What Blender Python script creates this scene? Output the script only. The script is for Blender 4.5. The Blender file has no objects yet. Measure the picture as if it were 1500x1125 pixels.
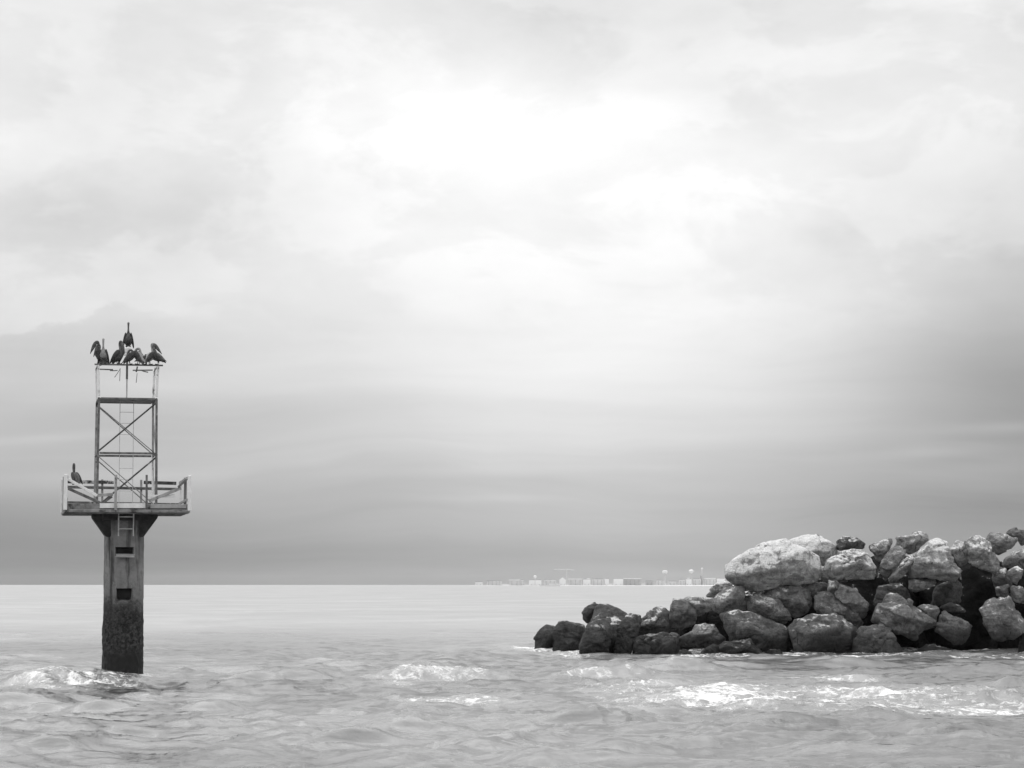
import bpy, bmesh, math, random
import numpy as np
from mathutils import Vector, Matrix

# ------------------------------------------------------------------ camera, sky, sun, exposure
SC = bpy.context.scene
COL = SC.collection
R = math.radians
F_PX, W_PX, H_PX = 3680.0, 1500.0, 1125.0       # focal length and frame of the photograph, in its pixels
CAM_H, HORIZON = 3.2, 856.0
PITCH = math.atan((HORIZON - H_PX / 2) / F_PX)

cam_data = bpy.data.cameras.new('camera')
cam = bpy.data.objects.new('camera', cam_data)
COL.objects.link(cam)
cam.location = (0, 0, CAM_H)
cam.rotation_euler = (math.pi / 2 + PITCH, 0, 0)
cam_data.sensor_width = 36
cam_data.lens = 36 * F_PX / W_PX
cam_data.clip_start = 0.5
cam_data.clip_end = 120000
SC.camera = cam

SUN_EL, SUN_AZ = 60.0, -36.0          # degrees; azimuth from straight ahead, negative to the left


class NT:
    """tiny helper for building node expressions"""
    def __init__(self, tree):
        self.t = tree

    def n(self, typ, **kw):
        x = self.t.nodes.new(typ)
        for k, v in kw.items():
            setattr(x, k, v)
        return x

    def put(self, sock, v):
        if isinstance(v, (int, float)):
            sock.default_value = v
        elif isinstance(v, (tuple, list)):
            sock.default_value = v
        else:
            self.t.links.new(v, sock)

    def m(self, op, a, b=None, c=None, clamp=False):
        x = self.n('ShaderNodeMath', operation=op, use_clamp=clamp)
        self.put(x.inputs[0], a)
        if b is not None:
            self.put(x.inputs[1], b)
        if c is not None:
            self.put(x.inputs[2], c)
        return x.outputs[0]

    def add(self, *a):
        r = a[0]
        for b in a[1:]:
            r = self.m('ADD', r, b)
        return r

    def mul(self, a, b):
        return self.m('MULTIPLY', a, b)

    def ramp(self, fac, stops, interp='LINEAR'):
        x = self.n('ShaderNodeValToRGB')
        cr = x.color_ramp
        cr.interpolation = interp
        while len(cr.elements) > 1:
            cr.elements.remove(cr.elements[-1])
        for i, (p, v) in enumerate(stops):
            e = cr.elements[0] if i == 0 else cr.elements.new(p)
            e.position = p
            e.color = (v, v, v, 1) if isinstance(v, (int, float)) else v
        self.put(x.inputs[0], fac)
        return x.outputs[0]

    def maprange(self, v, a, b, c=0.0, d=1.0, smooth=True):
        x = self.n('ShaderNodeMapRange')
        x.interpolation_type = 'SMOOTHSTEP' if smooth else 'LINEAR'
        self.put(x.inputs[0], v)
        for i, k in enumerate((a, b, c, d)):
            x.inputs[i + 1].default_value = k
        return x.outputs[0]

    def noise(self, vec, scale, detail=4.0, rough=0.55, dist=0.0):
        x = self.n('ShaderNodeTexNoise')
        self.put(x.inputs['Vector'], vec)
        x.inputs['Scale'].default_value = scale
        x.inputs['Detail'].default_value = detail
        x.inputs['Roughness'].default_value = rough
        x.inputs['Distortion'].default_value = dist
        return x.outputs[0]

    def comb(self, x, y, z):
        c = self.n('ShaderNodeCombineXYZ')
        for i, v in enumerate((x, y, z)):
            self.put(c.inputs[i], v)
        return c.outputs[0]

    def mapping(self, vec, scale, loc=(0, 0, 0), rot=(0, 0, 0)):
        x = self.n('ShaderNodeMapping')
        self.put(x.inputs[0], vec)
        x.inputs['Location'].default_value = loc
        x.inputs['Rotation'].default_value = rot
        x.inputs['Scale'].default_value = scale
        return x.outputs[0]

    def mixf(self, fac, a, b):
        x = self.n('ShaderNodeMix', data_type='FLOAT')
        self.put(x.inputs[0], fac)
        self.put(x.inputs[2], a)
        self.put(x.inputs[3], b)
        return x.outputs[0]


def lin(s):
    s /= 255.0
    return s / 12.92 if s <= 0.04045 else ((s + 0.055) / 1.055) ** 2.4


# ---- world: overcast sky, photographed in black and white
world = bpy.data.worlds.new('World')
SC.world = world
world.use_nodes = True
wt = world.node_tree
wt.nodes.clear()
g = NT(wt)
sky = g.n('ShaderNodeTexSky', sky_type='NISHITA', sun_disc=False)
sky.sun_elevation = R(SUN_EL)
sky.sun_rotation = R(SUN_AZ)
sky.altitude = 0
sky.air_density = 1.0
sky.dust_density = 3.0
bw = g.n('ShaderNodeRGBToBW')
wt.links.new(sky.outputs[0], bw.inputs[0])
tc = g.n('ShaderNodeTexCoord')
sx = g.n('ShaderNodeSeparateXYZ')
wt.links.new(tc.outputs['Generated'], sx.inputs[0])
X, Y, Z = sx.outputs
el = g.m('MULTIPLY', g.m('ARCSINE', Z), 57.29578)
az = g.m('MULTIPLY', g.m('ARCTAN2', X, Y), 57.29578)


def gauss(a0, e0, sa, se, tilt=0.0):
    """soft elongated cloud patch, degrees"""
    da = g.m('SUBTRACT', az, a0)
    de = g.m('SUBTRACT', el, e0)
    if tilt:
        c, s = math.cos(R(tilt)), math.sin(R(tilt))
        u = g.add(g.mul(da, c), g.mul(de, s))
        v = g.add(g.mul(de, c), g.mul(da, -s))
    else:
        u, v = da, de
    q = g.add(g.m('POWER', g.m('ABSOLUTE', g.mul(u, 1 / sa)), 2.0), g.m('POWER', g.m('ABSOLUTE', g.mul(v, 1 / se)), 2.0))
    return g.m('EXPONENT', g.mul(q, -1.0))


# cloud noise: flat layers low down, softer and rounder above
ang = g.comb(az, el, 0.0)
warp = g.noise(g.mapping(ang, (0.10, 0.22, 1), (3, 1, 0)), 1.0, 3)
elw = g.add(el, g.mul(g.m('SUBTRACT', warp, 0.5), 1.6))
angw = g.comb(az, elw, 0.0)
n_flat = g.noise(g.mapping(angw, (0.05, 0.80, 1), (11.3, 4.1, 2.0), (0, 0, 0.03)), 1.0, 7, 0.58, 0.25)
n_soft = g.noise(g.mapping(angw, (0.12, 0.26, 1), (2.7, 8.3, 5.0)), 1.0, 7, 0.55, 0.3)
n_big = g.noise(g.mapping(ang, (0.04, 0.09, 1), (6.2, 1.9, 3.0)), 1.0, 3, 0.5)
low = g.maprange(el, 1.0, 9.0, 1.0, 0.0)
nz = g.mixf(low, n_soft, n_flat)
nz = g.m('SUBTRACT', nz, 0.5)
# overall gradient: grey bank above the horizon, bright overcast higher up (values are the photograph's tones)
base = g.ramp(g.m('MULTIPLY', elw, 1 / 90.0, clamp=True), [
    (0.0, 0.325), (0.6 / 90, 0.325), (1.6 / 90, 0.36), (2.6 / 90, 0.46), (3.6 / 90, 0.55),
    (4.8 / 90, 0.64), (6.2 / 90, 0.73), (8.0 / 90, 0.82), (10.0 / 90, 0.90), (12.5 / 90, 0.88),
    (22.0 / 90, 1.06), (45.0 / 90, 1.46), (1.0, 1.80)])           # above: the usual rise of an overcast sky to the zenith
L = g.add(base, g.mul(gauss(0.8, 8.2, 7.5, 3.8), 0.13), g.mul(gauss(2.0, 5.6, 5.0, 2.3), 0.24),
          g.mul(gauss(-0.8, 10.3, 3.6, 1.4), 0.17), g.mul(gauss(0.8, 1.4, 7.0, 2.6), 0.16))
# darker banks left and right, thin lighter layers between them
for a0, e0, sa, se, tl_, k_ in ((-9.5, 8.1, 4.0, 0.8, 2, -0.09), (12.0, 4.3, 4.6, 1.9, -6, -0.25), (11.9, 6.6, 2.4, 2.4, 0, -0.09),
                                (-9.5, 2.3, 3.4, 0.22, 2, 0.04), (-8.6, 4.4, 4.0, 0.35, 8, 0.05), (-10.6, 3.25, 2.0, 0.13, 5, 0.06), (11.2, 3.5, 1.8, 0.13, 1, 0.07),
                                (9.3, 2.95, 1.6, 0.15, 3, 0.06), (11.2, 2.62, 1.8, 0.2, 2, 0.05), (-0.7, 1.95, 1.4, 0.10, 0, 0.05),
                                (0.0, 2.6, 4.0, 0.12, 1, 0.035), (2.0, 13.2, 4.5, 1.1, 0, -0.07), (-10.5, 12.6, 3.0, 1.6, 0, -0.05),
                                (6.0, 10.9, 2.6, 0.7, -12, -0.05), (6.0, 12.0, 2.4, 0.5, -6, 0.05)):
    L = g.add(L, g.mul(gauss(a0, e0, sa, se, tl_), k_))
# the rounded top of a grey cloud bank on the left, bright gap above it
edge_n = g.noise(g.mapping(ang, (0.55, 0.8, 1), (1.3, 6.6, 2)), 1.0, 6, 0.6)
edge_el = g.add(5.55, g.mul(g.m('EXPONENT', g.mul(g.m('POWER', g.m('ABSOLUTE', g.mul(g.add(az, 8.2), 0.42)), 2.0), -1.0)), 0.65), g.mul(g.m('SUBTRACT', edge_n, 0.5), 1.6))
under = g.m('SUBTRACT', edge_el, el)
azw = g.maprange(g.m('ABSOLUTE', g.add(az, 11.6)), 1.6, 5.2, 1.0, 0.0)
L = g.add(L, g.mul(g.mul(g.maprange(under, -0.12, 0.40), azw), g.mul(g.m('EXPONENT', g.mul(g.m('ABSOLUTE', under), -0.6)), -0.035)),
          g.mul(g.mul(g.maprange(under, 0.10, -0.06), azw), g.mul(g.m('EXPONENT', g.mul(g.m('ABSOLUTE', under), -1.1)), 0.075)))
# billowing edges higher up
bil = g.noise(g.mapping(ang, (0.22, 0.42, 1), (8.8, 3.7, 1.0)), 1.0, 8, 0.58, 0.35)
bil2 = g.noise(g.mapping(ang, (0.5, 0.8, 1), (1.8, 9.7, 4.0)), 1.0, 7, 0.6, 0.2)
hi_w = g.maprange(el, 4.5, 8.0)
L = g.m('MULTIPLY', L, g.add(1.0, g.mul(nz, 0.60), g.mul(g.m('SUBTRACT', n_big, 0.5), 0.10),
                             g.mul(g.mul(g.m('SUBTRACT', g.maprange(bil, 0.46, 0.56), 0.5), 0.09), hi_w),
                             g.mul(g.mul(g.m('SUBTRACT', bil2, 0.5), 0.19), hi_w)))
L = g.m('SUBTRACT', L, g.mul(g.m('MAXIMUM', g.m('SUBTRACT', L, 0.82), 0.0), g.maprange(el, 13.0, 22.0, 0.22, 0.0)))
L = g.m('MAXIMUM', L, 0.05)
cl = g.mixf(0.93, bw.outputs[0], g.mul(L, 10.0))
bgn = g.n('ShaderNodeBackground')
bgn.inputs['Strength'].default_value = 0.1
g.put(bgn.inputs['Color'], cl)
wo = g.n('ShaderNodeOutputWorld')
wt.links.new(bgn.outputs[0], wo.inputs[0])

sun_data = bpy.data.lights.new('sun', 'SUN')
sun_data.energy = 1.5
sun_data.angle = R(75)
sun_data.color = (1, 1, 1)            # black-and-white photograph
sun = bpy.data.objects.new('sun', sun_data)
COL.objects.link(sun)
sd = Vector((math.sin(R(SUN_AZ)) * math.cos(R(SUN_EL)), math.cos(R(SUN_AZ)) * math.cos(R(SUN_EL)), math.sin(R(SUN_EL))))
sun.rotation_euler = sd.to_track_quat('Z', 'Y').to_euler()

SC.view_settings.view_transform = 'Standard'
SC.view_settings.look = 'None'
SC.view_settings.exposure = 0.0
SC.view_settings.gamma = 1.0
SC.view_settings.use_curve_mapping = False
SC.cycles.use_denoising = True
SC.cycles.max_bounces = 6
SC.cycles.volume_bounces = 0

# ------------------------------------------------------------------ helpers


def at(px, py, Yd):
    """the point at distance Yd that the photograph shows at pixel (px, py)"""
    u, v = (px - W_PX / 2) / F_PX, (H_PX / 2 - py) / F_PX
    dx, dy, dz = u, math.cos(PITCH) - v * math.sin(PITCH), math.sin(PITCH) + v * math.cos(PITCH)
    t = Yd / dy
    return Vector((dx * t, Yd, CAM_H + dz * t))


def tag(o, label=None, cat=None, group=None, kind=None):
    for k, v in (('label', label), ('category', cat), ('group', group), ('kind', kind)):
        if v:
            o[k] = v
    return o


def empty(name, loc, rz=0.0):
    o = bpy.data.objects.new(name, None)
    COL.objects.link(o)
    o.location = loc
    o.rotation_euler = (0, 0, rz)
    o.empty_display_size = 0.3
    return o


def link(name, me, mat=None, parent=None, loc=None):
    o = bpy.data.objects.new(name, me)
    COL.objects.link(o)
    if mat:
        me.materials.clear()
        me.materials.append(mat)
    if parent is not None:
        o.parent = parent
    if loc is not None:
        o.location = loc
    return o


def np_mesh(name, co, faces, smooth=True):
    me = bpy.data.meshes.new(name)
    co = np.ascontiguousarray(co, dtype=np.float32)
    faces = np.ascontiguousarray(faces, dtype=np.int32)
    k = faces.shape[1]
    me.vertices.add(len(co))
    me.vertices.foreach_set('co', co.ravel())
    me.loops.add(faces.size)
    me.loops.foreach_set('vertex_index', faces.ravel())
    me.polygons.add(len(faces))
    me.polygons.foreach_set('loop_start', np.arange(0, faces.size, k, dtype=np.int32))
    me.polygons.foreach_set('use_smooth', np.full(len(faces), smooth))
    me.update(calc_edges=True)
    return me


_rng = np.random.RandomState(7)
_perm = np.concatenate([_rng.permutation(512)] * 3)
_grad = _rng.normal(size=(512, 3))
_grad /= np.linalg.norm(_grad, axis=1)[:, None]


def perlin(p):
    p = np.asarray(p, dtype=np.float64)
    i = np.floor(p).astype(np.int64)
    f = p - i
    i &= 511
    w = f * f * f * (f * (f * 6 - 15) + 10)
    out = 0
    for a in (0, 1):
        for b in (0, 1):
            for c in (0, 1):
                h = _perm[_perm[_perm[(i[..., 0] + a) & 511] + ((i[..., 1] + b) & 511)] + ((i[..., 2] + c) & 511)]
                gr = _grad[h]
                d = gr[..., 0] * (f[..., 0] - a) + gr[..., 1] * (f[..., 1] - b) + gr[..., 2] * (f[..., 2] - c)
                wx = w[..., 0] if a else 1 - w[..., 0]
                wy = w[..., 1] if b else 1 - w[..., 1]
                wz = w[..., 2] if c else 1 - w[..., 2]
                out = out + d * wx * wy * wz
    return out


def fbm(p, octaves=4, gain=0.5, ridged=False):
    s, a, t = 0, 1.0, 0
    for k in range(octaves):
        n = perlin(p * (2.0 ** k) + 17.3 * k)
        s = s + a * ((1 - 2 * np.abs(n)) if ridged else n)
        t += a
        a *= gain
    return s / t


def block(x0, x1, y0, y1, z0, z1):
    v = [(x, y, z) for z in (z0, z1) for y in (y0, y1) for x in (x0, x1)]
    f = [(0, 2, 3, 1), (4, 5, 7, 6), (0, 1, 5, 4), (2, 6, 7, 3), (0, 4, 6, 2), (1, 3, 7, 5)]
    return v, f


def mesh_blocks(name, blocks):
    V, Fc = [], []
    for b_ in blocks:
        v, f = block(*b_)
        Fc += [tuple(i + len(V) for i in q_) for q_ in f]
        V += v
    me = bpy.data.meshes.new(name)
    me.from_pydata(V, [], Fc)
    me.update()
    return me


def principled(name, rough=0.8, spec=0.3):
    m = bpy.data.materials.new(name)
    m.use_nodes = True
    q = NT(m.node_tree)
    b = m.node_tree.nodes['Principled BSDF']
    b.inputs['Roughness'].default_value = rough
    b.inputs['Specular IOR Level'].default_value = spec
    return m, q, b


def bump(q, b, h, strength, dist):
    x = q.n('ShaderNodeBump')
    x.inputs['Strength'].default_value = strength
    x.inputs['Distance'].default_value = dist
    q.put(x.inputs['Height'], h)
    q.t.links.new(x.outputs[0], b.inputs['Normal'])


def grey(q, v):
    return q.comb(v, v, v)


# ------------------------------------------------------------------ materials
def mat_simple(name, lo, hi, scale=6.0, rough=0.7, stain=None, bumpd=0.004, coord='Object'):
    m, q, b = principled(name, rough)
    t = q.n('ShaderNodeTexCoord').outputs[coord]
    n = q.noise(t, scale, 6, 0.6)
    v = q.maprange(n, 0.3, 0.7, lo, hi)
    if stain:
        sv, s_lo, s_hi, s_scale = stain
        n2 = q.noise(q.mapping(t, (1, 1, 0.6), (5, 2, 7)), s_scale, 7, 0.65)
        v = q.mixf(q.maprange(n2, s_lo, s_hi), v, sv)
    q.put(b.inputs['Base Color'], grey(q, v))
    bump(q, b, q.noise(t, scale * 6, 4), 0.5, bumpd)
    return m


STEEL = mat_simple('weathered_steel', 0.09, 0.20, 5, 0.6, (0.45, 0.60, 0.70, 3.0))
STEEL_WHITE = mat_simple('whitewashed_steel', 0.74, 0.88, 4, 0.6, (0.18, 0.60, 0.68, 2.6))
STEEL_GREY = mat_simple('grey_galvanised_steel', 0.28, 0.42, 5, 0.5, (0.08, 0.56, 0.66, 3.0))
STEEL_PALE = mat_simple('faded_thin_steel', 0.46, 0.58, 5, 0.6, (0.2, 0.6, 0.7, 3.0))
TIMBER = mat_simple('weathered_timber_rail', 0.05, 0.10, 8, 0.9, (0.60, 0.53, 0.60, 4.5))
DECK = mat_simple('stained_deck_edge', 0.16, 0.30, 3, 0.85, (0.055, 0.50, 0.62, 2.2))
LAMP = mat_simple('white_lantern', 0.7, 0.82, 5, 0.4)


def mat_column():
    m, q, b = principled('stained_concrete', 0.88, 0.2)
    t = q.n('ShaderNodeTexCoord').outputs['Object']
    s = q.n('ShaderNodeSeparateXYZ')
    q.t.links.new(t, s.inputs[0])
    n1 = q.noise(t, 1.6, 8, 0.62)
    streak = q.noise(q.mapping(t, (3.6, 3.6, 0.35)), 1.0, 6, 0.6, 0.4)
    fine = q.noise(t, 9.0, 9, 0.78, 0.6)
    v = q.maprange(n1, 0.3, 0.75, 0.14, 0.34, False)
    v = q.mixf(q.maprange(streak, 0.50, 0.66), v, 0.075)
    # dark weed and mussel band up to the splash line, ragged upper edge
    edge = q.add(s.outputs[2], q.mul(q.m('SUBTRACT', n1, 0.5), -4.2), q.mul(q.m('SUBTRACT', fine, 0.5), -2.6))
    weed = q.maprange(edge, 2.1, 3.3, 1.0, 0.0)
    wv = q.maprange(fine, 0.38, 0.72, 0.012, 0.10)
    v = q.mixf(weed, v, wv)
    wet = q.maprange(q.add(s.outputs[2], q.mul(n1, -0.5)), 0.35, 0.75, 1.0, 0.0)
    v = q.mixf(wet, v, 0.016)
    q.put(b.inputs['Base Color'], grey(q, v))
    q.put(b.inputs['Roughness'], q.mixf(wet, 0.9, 0.5))
    bump(q, b, q.add(fine, q.mul(n1, 2.0)), 0.8, 0.03)
    return m


COLUMN = mat_column()


def mat_rock():
    """tone = Object Info colour (value), droppings / lime cover = Object Info alpha"""
    m, q, b = principled('boulder_stone', 0.92, 0.10)
    oi = q.n('ShaderNodeObjectInfo')
    tcn = q.n('ShaderNodeTexCoord').outputs['Object']
    geo = q.n('ShaderNodeNewGeometry')
    ps = q.n('ShaderNodeSeparateXYZ')
    q.t.links.new(geo.outputs['Position'], ps.inputs[0])
    off = q.n('ShaderNodeVectorMath', operation='MULTIPLY_ADD')
    q.t.links.new(oi.outputs['Random'], off.inputs[0])
    off.inputs[1].default_value = (37, 19, 53)
    q.t.links.new(tcn, off.inputs[2])
    p = off.outputs[0]
    tone = q.n('ShaderNodeRGBToBW')
    q.t.links.new(oi.outputs['Color'], tone.inputs[0])
    n1 = q.noise(p, 0.8, 8, 0.62)
    n2 = q.noise(p, 3.2, 8, 0.68, 0.5)
    n3 = q.noise(p, 12.0, 6, 0.7)
    strata = q.noise(q.mapping(p, (0.6, 0.6, 4.0), (0, 0, 0), (0.4, 0.5, 0.2)), 1.0, 6, 0.6, 0.6)
    v = q.mul(tone.outputs[0], q.mul(q.maprange(n1, 0.28, 0.72, 0.5, 1.45, False), q.mul(q.maprange(n2, 0.28, 0.72, 0.55, 1.4, False), q.maprange(strata, 0.3, 0.7, 0.75, 1.25, False))))
    v = q.mul(v, q.maprange(n3, 0.30, 0.62, 0.68, 1.08))
    # pale lime and droppings, patchy
    cov = q.add(oi.outputs['Alpha'], q.mul(q.m('SUBTRACT', n1, 0.5), 1.6), q.mul(q.m('SUBTRACT', n2, 0.5), 1.5),
                q.mul(q.m('SUBTRACT', strata, 0.5), 0.6))
    ns = q.n('ShaderNodeSeparateXYZ')
    q.t.links.new(geo.outputs['Normal'], ns.inputs[0])
    cov = q.add(cov, q.mul(q.m('MAXIMUM', ns.outputs[2], -0.6), 0.42))      # droppings and salt settle on top; also paints tops brighter, undersides darker
    cov = q.maprange(cov, 0.52, 0.80)
    v = q.mixf(q.mul(cov, 0.92), v, q.maprange(n3, 0.3, 0.7, 0.58, 0.86))
    # dark pits and cracks
    vo = q.n('ShaderNodeTexVoronoi', feature='DISTANCE_TO_EDGE')
    vd = q.n('ShaderNodeVectorMath', operation='MULTIPLY_ADD')
    nc = q.n('ShaderNodeTexNoise')
    nc.inputs['Scale'].default_value = 1.7
    nc.inputs['Detail'].default_value = 5
    q.t.links.new(p, nc.inputs['Vector'])
    q.t.links.new(nc.outputs['Color'], vd.inputs[0])
    vd.inputs[1].default_value = (0.9, 0.9, 0.9)
    q.t.links.new(p, vd.inputs[2])
    q.t.links.new(vd.outputs[0], vo.inputs['Vector'])
    vo.inputs['Scale'].default_value = 0.75
    crack = q.mul(q.maprange(vo.outputs[0], 0.0, 0.02, 1.0, 0.0), q.maprange(n1, 0.52, 0.62))
    v = q.mixf(q.mul(crack, 0.7), v, 0.02)
    # tide mark: wet, weedy stone near the water with a ragged upper edge
    tide = q.maprange(q.add(ps.outputs[2], q.mul(q.m('SUBTRACT', n1, 0.5), -2.2), q.mul(q.m('SUBTRACT', n2, 0.5), -1.2)), 0.45, 1.25, 1.0, 0.0)
    v = q.mixf(q.mul(tide, 0.62), v, 0.018)
    q.put(b.inputs['Base Color'], grey(q, v))
    q.put(b.inputs['Roughness'], q.mixf(tide, 0.95, 0.6))
    h = q.add(q.mul(n1, 2.2), q.mul(n2, 1.0), q.mul(n3, 0.45), q.mul(strata, 0.7), q.mul(crack, -0.6))
    bump(q, b, h, 1.0, 0.15)
    return m


ROCK = mat_rock()


def mat_water():
    m, q, b = principled('sea_water', 0.1, 0.5)
    b.inputs['IOR'].default_value = 1.65
    geo = q.n('ShaderNodeNewGeometry')
    pos = geo.outputs['Position']
    at_ = q.n('ShaderNodeAttribute', attribute_name='foam')
    foam_a = at_.outputs['Fac']
    f1 = q.noise(q.mapping(pos, (0.8, 0.55, 0.8), (0, 0, 0), (0, 0, 0.25)), 1.0, 7, 0.66, 1.6)
    lace = q.m('SUBTRACT', 1.0, q.m('ABSOLUTE', q.mul(q.m('SUBTRACT', f1, 0.5), 7.0)))       # thin webs of bubbles
    lace = q.m('MAXIMUM', lace, -0.6)
    f2 = q.noise(q.mapping(pos, (3.4, 1.8, 3.0)), 1.0, 6, 0.7, 0.8)
    f3 = q.noise(q.mapping(pos, (0.30, 0.22, 1), (7, 3, 0)), 1.0, 5, 0.6, 0.6)
    fv = q.add(foam_a, q.mul(lace, 0.34), q.mul(q.m('SUBTRACT', f2, 0.5), 1.5), q.mul(q.m('SUBTRACT', f3, 0.5), 0.9))
    foam = q.mul(q.maprange(fv, 0.50, 1.02), q.maprange(foam_a, 0.10, 0.30))
    psx = q.n('ShaderNodeSeparateXYZ')
    q.t.links.new(pos, psx.inputs[0])
    far_bright = q.maprange(q.add(psx.outputs[1], q.mul(q.m('SUBTRACT', f3, 0.5), 40.0)), 70.0, 230.0)     # extra brightness of the far water, painted into its colour
    milk_n = q.noise(q.mapping(pos, (0.05, 0.035, 1), (4, 9, 0)), 1.0, 5, 0.6, 0.7)
    sandy = q.maprange(q.add(milk_n, q.mul(foam_a, 1.1)), 0.36, 0.95)            # aerated, sandy water against clearer water
    col = q.mixf(foam, q.add(0.02, q.mul(sandy, 0.17), q.mul(far_bright, 0.21)), 0.84)
    q.put(b.inputs['Base Color'], grey(q, col))
    q.put(b.inputs['Roughness'], q.mixf(foam, q.maprange(psx.outputs[1], 50.0, 280.0, 0.08, 0.46), 0.9))    # unresolved wavelets far out
    # wind ripples, fading into roughness with distance
    r1 = q.noise(q.mapping(pos, (1.7, 2.1, 1), (0, 0, 0), (0, 0, 0.2)), 1.0, 6, 0.66, 0.8)
    r1 = q.m('SUBTRACT', 1.0, q.m('ABSOLUTE', q.mul(q.m('SUBTRACT', r1, 0.5), 3.0)))
    r2 = q.noise(q.mapping(pos, (4.0, 6.0, 1), (0, 0, 0), (0, 0, -0.3)), 1.0, 4, 0.6, 0.4)
    r3 = q.noise(q.mapping(pos, (0.10, 0.22, 1), (0, 0, 0), (0, 0, 0.1)), 1.0, 5, 0.6, 0.5)
    h = q.add(q.mul(r1, 1.0), q.mul(r2, 0.5), q.mul(r3, 2.0), q.mul(foam, q.mul(f2, 0.6)))
    bump(q, b, h, 0.11, 0.25)
    return m


WATER = mat_water()

# ------------------------------------------------------------------ the sea: one sheet out to the horizon


def dist_of(py):
    return CAM_H * F_PX / (py - HORIZON)


def build_sea():
    rs = np.random.RandomState(21)
    ys = list(np.linspace(-400, 20, 30)) + list(np.linspace(24, 38, 12))
    y = 38.0
    while y < 16000:
        ys.append(y)
        if y < 130:
            y += 0.17 + max(0, y - 45) * 0.0022
        elif y < 420:
            y += 0.36 + (y - 130) * 0.008
        else:
            y *= 1.035
    ys = np.array(ys)
    inner = np.linspace(-0.27, 0.27, 560)
    outer = np.array([0.30, 0.34, 0.39, 0.45, 0.52, 0.6, 0.7, 0.85, 1.05, 1.4, 2.0, 3.0])
    s = np.concatenate([-outer[::-1], inner, outer])
    Wd = np.maximum(ys, 36.0)
    Xg = Wd[:, None] * s[None, :]
    Yg = np.repeat(ys[:, None], len(s), 1)
    dy = np.gradient(ys)[:, None]
    dx = np.abs(Wd[:, None] * np.gradient(s)[None, :])
    cell = np.maximum(dy, dx)
    P = np.stack([Xg, Yg, np.zeros_like(Xg)], -1)
    h = np.zeros_like(Xg)
    warp = perlin(P * 0.07 + 3.1) * 3.0
    for k in range(46):
        lam = math.exp(rs.uniform(math.log(0.55), math.log(8.5)))
        th = rs.normal(0.10, 0.62)
        kx, ky = math.sin(th), -math.cos(th)
        amp = 0.0060 * lam ** 0.80 * rs.uniform(0.6, 1.3)
        ph = (kx * Xg + ky * Yg + warp * (0.4 + 0.1 * lam)) * 2 * math.pi / lam + rs.uniform(0, 6.28)
        wgt = np.clip((lam / cell - 2.0) / 2.5, 0, 1)
        c = np.cos(ph)
        h += amp * wgt * (1.6 * np.exp(1.1 * (c - 1)) - 0.75)
    grp = 0.62 + 0.85 * np.clip(perlin(P * np.array([0.09, 0.06, 1]) + 9.7) + 0.35, 0, 1.2)
    calm = 1.0 - 0.45 * np.clip((Yg - 95) / 90, 0, 1)
    crest = np.zeros_like(h)
    wp = np.stack([perlin(P * 0.35 + 60.0), perlin(P * 0.35 + 90.0), np.zeros_like(h)], -1) * 0.9
    rot = np.array([[0.97, 0.24, 0], [-0.24, 0.97, 0], [0, 0, 1]])
    Q = (P + wp) @ rot
    for sx_, sy_, am, off_ in ((0.11, 0.22, 0.22, 3.3), (0.25, 0.55, 0.10, 12.1), (0.5, 1.15, 0.085, 25.7), (1.1, 2.1, 0.06, 41.9), (2.6, 3.6, 0.030, 77.0)):
        n_ = perlin(Q * np.array([sx_, sy_, 1.0]) + off_)
        rg_ = np.clip(1 - 2.3 * np.abs(n_), 0, 1) ** 1.6
        wgt = np.clip((0.8 / sy_ / cell - 0.6) / 1.2, 0, 1)
        h += am * 0.9 * wgt * (rg_ - 0.3)
        if sx_ < 0.4:
            crest = np.maximum(crest, rg_)
    h *= grp * calm
    foam = np.zeros_like(Xg)
    # broken water: choppier where the waves break in front of the rocks
    n_s = fbm(P * np.array([0.9, 0.6, 1.0]) + 4.4, 4)
    n_f = fbm(P * np.array([2.6, 1.8, 1.0]) + 1.7, 3)
    #        px    py   half-width px   height  depth m  slant   foam
    humps = [(100, 1003, 95, 0.36, 2.0, 0.10, 0.40), (20, 1030, 70, 0.25, 1.4, 0.1, 0.15),
             (640, 993, 105, 0.44, 1.7, 0.10, 0.34), (885, 992, 100, 0.33, 1.6, 0.16, 0.30),
             (1010, 984, 80, 0.26, 1.6, 0.1, 0.18),
             (905, 1052, 90, 0.27, 0.9, 0.02, 0.0), (708, 1090, 62, 0.19, 0.8, 0.03, 0.0),
             (415, 992, 70, 0.30, 1.5, 0.22, 0.05), (1110, 1070, 80, 0.17, 1.0, 0.08, 0.0),
             (310, 1034, 45, 0.17, 0.8, 0.05, 0.12), (425, 1076, 60, 0.17, 0.8, 0.04, 0.0),
             (1295, 1050, 75, 0.18, 1.1, 0.0, 0.0), (1440, 985, 70, 0.22, 1.4, 0.1, 0.05),
             (1265, 982, 60, 0.17, 1.2, 0.0, 0.05), (590, 1112, 50, 0.12, 0.5, 0.1, 0.0),
             (780, 1114, 50, 0.10, 0.5, 0.02, 0.0), (150, 1040, 60, 0.15, 0.8, 0.05, 0.05),
             (1225, 1098, 70, 0.12, 0.6, 0.0, 0.0), (1440, 1095, 70, 0.13, 0.6, 0.0, 0.0),
             (520, 1045, 60, 0.12, 0.8, 0.02, 0.0), (60, 1095, 90, 0.16, 0.8, 0.05, 0.05),
             (1070, 974, 60, 0.16, 1.2, 0.1, 0.1), (360, 1100, 60, 0.10, 0.6, 0.04, 0.0)]
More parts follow.
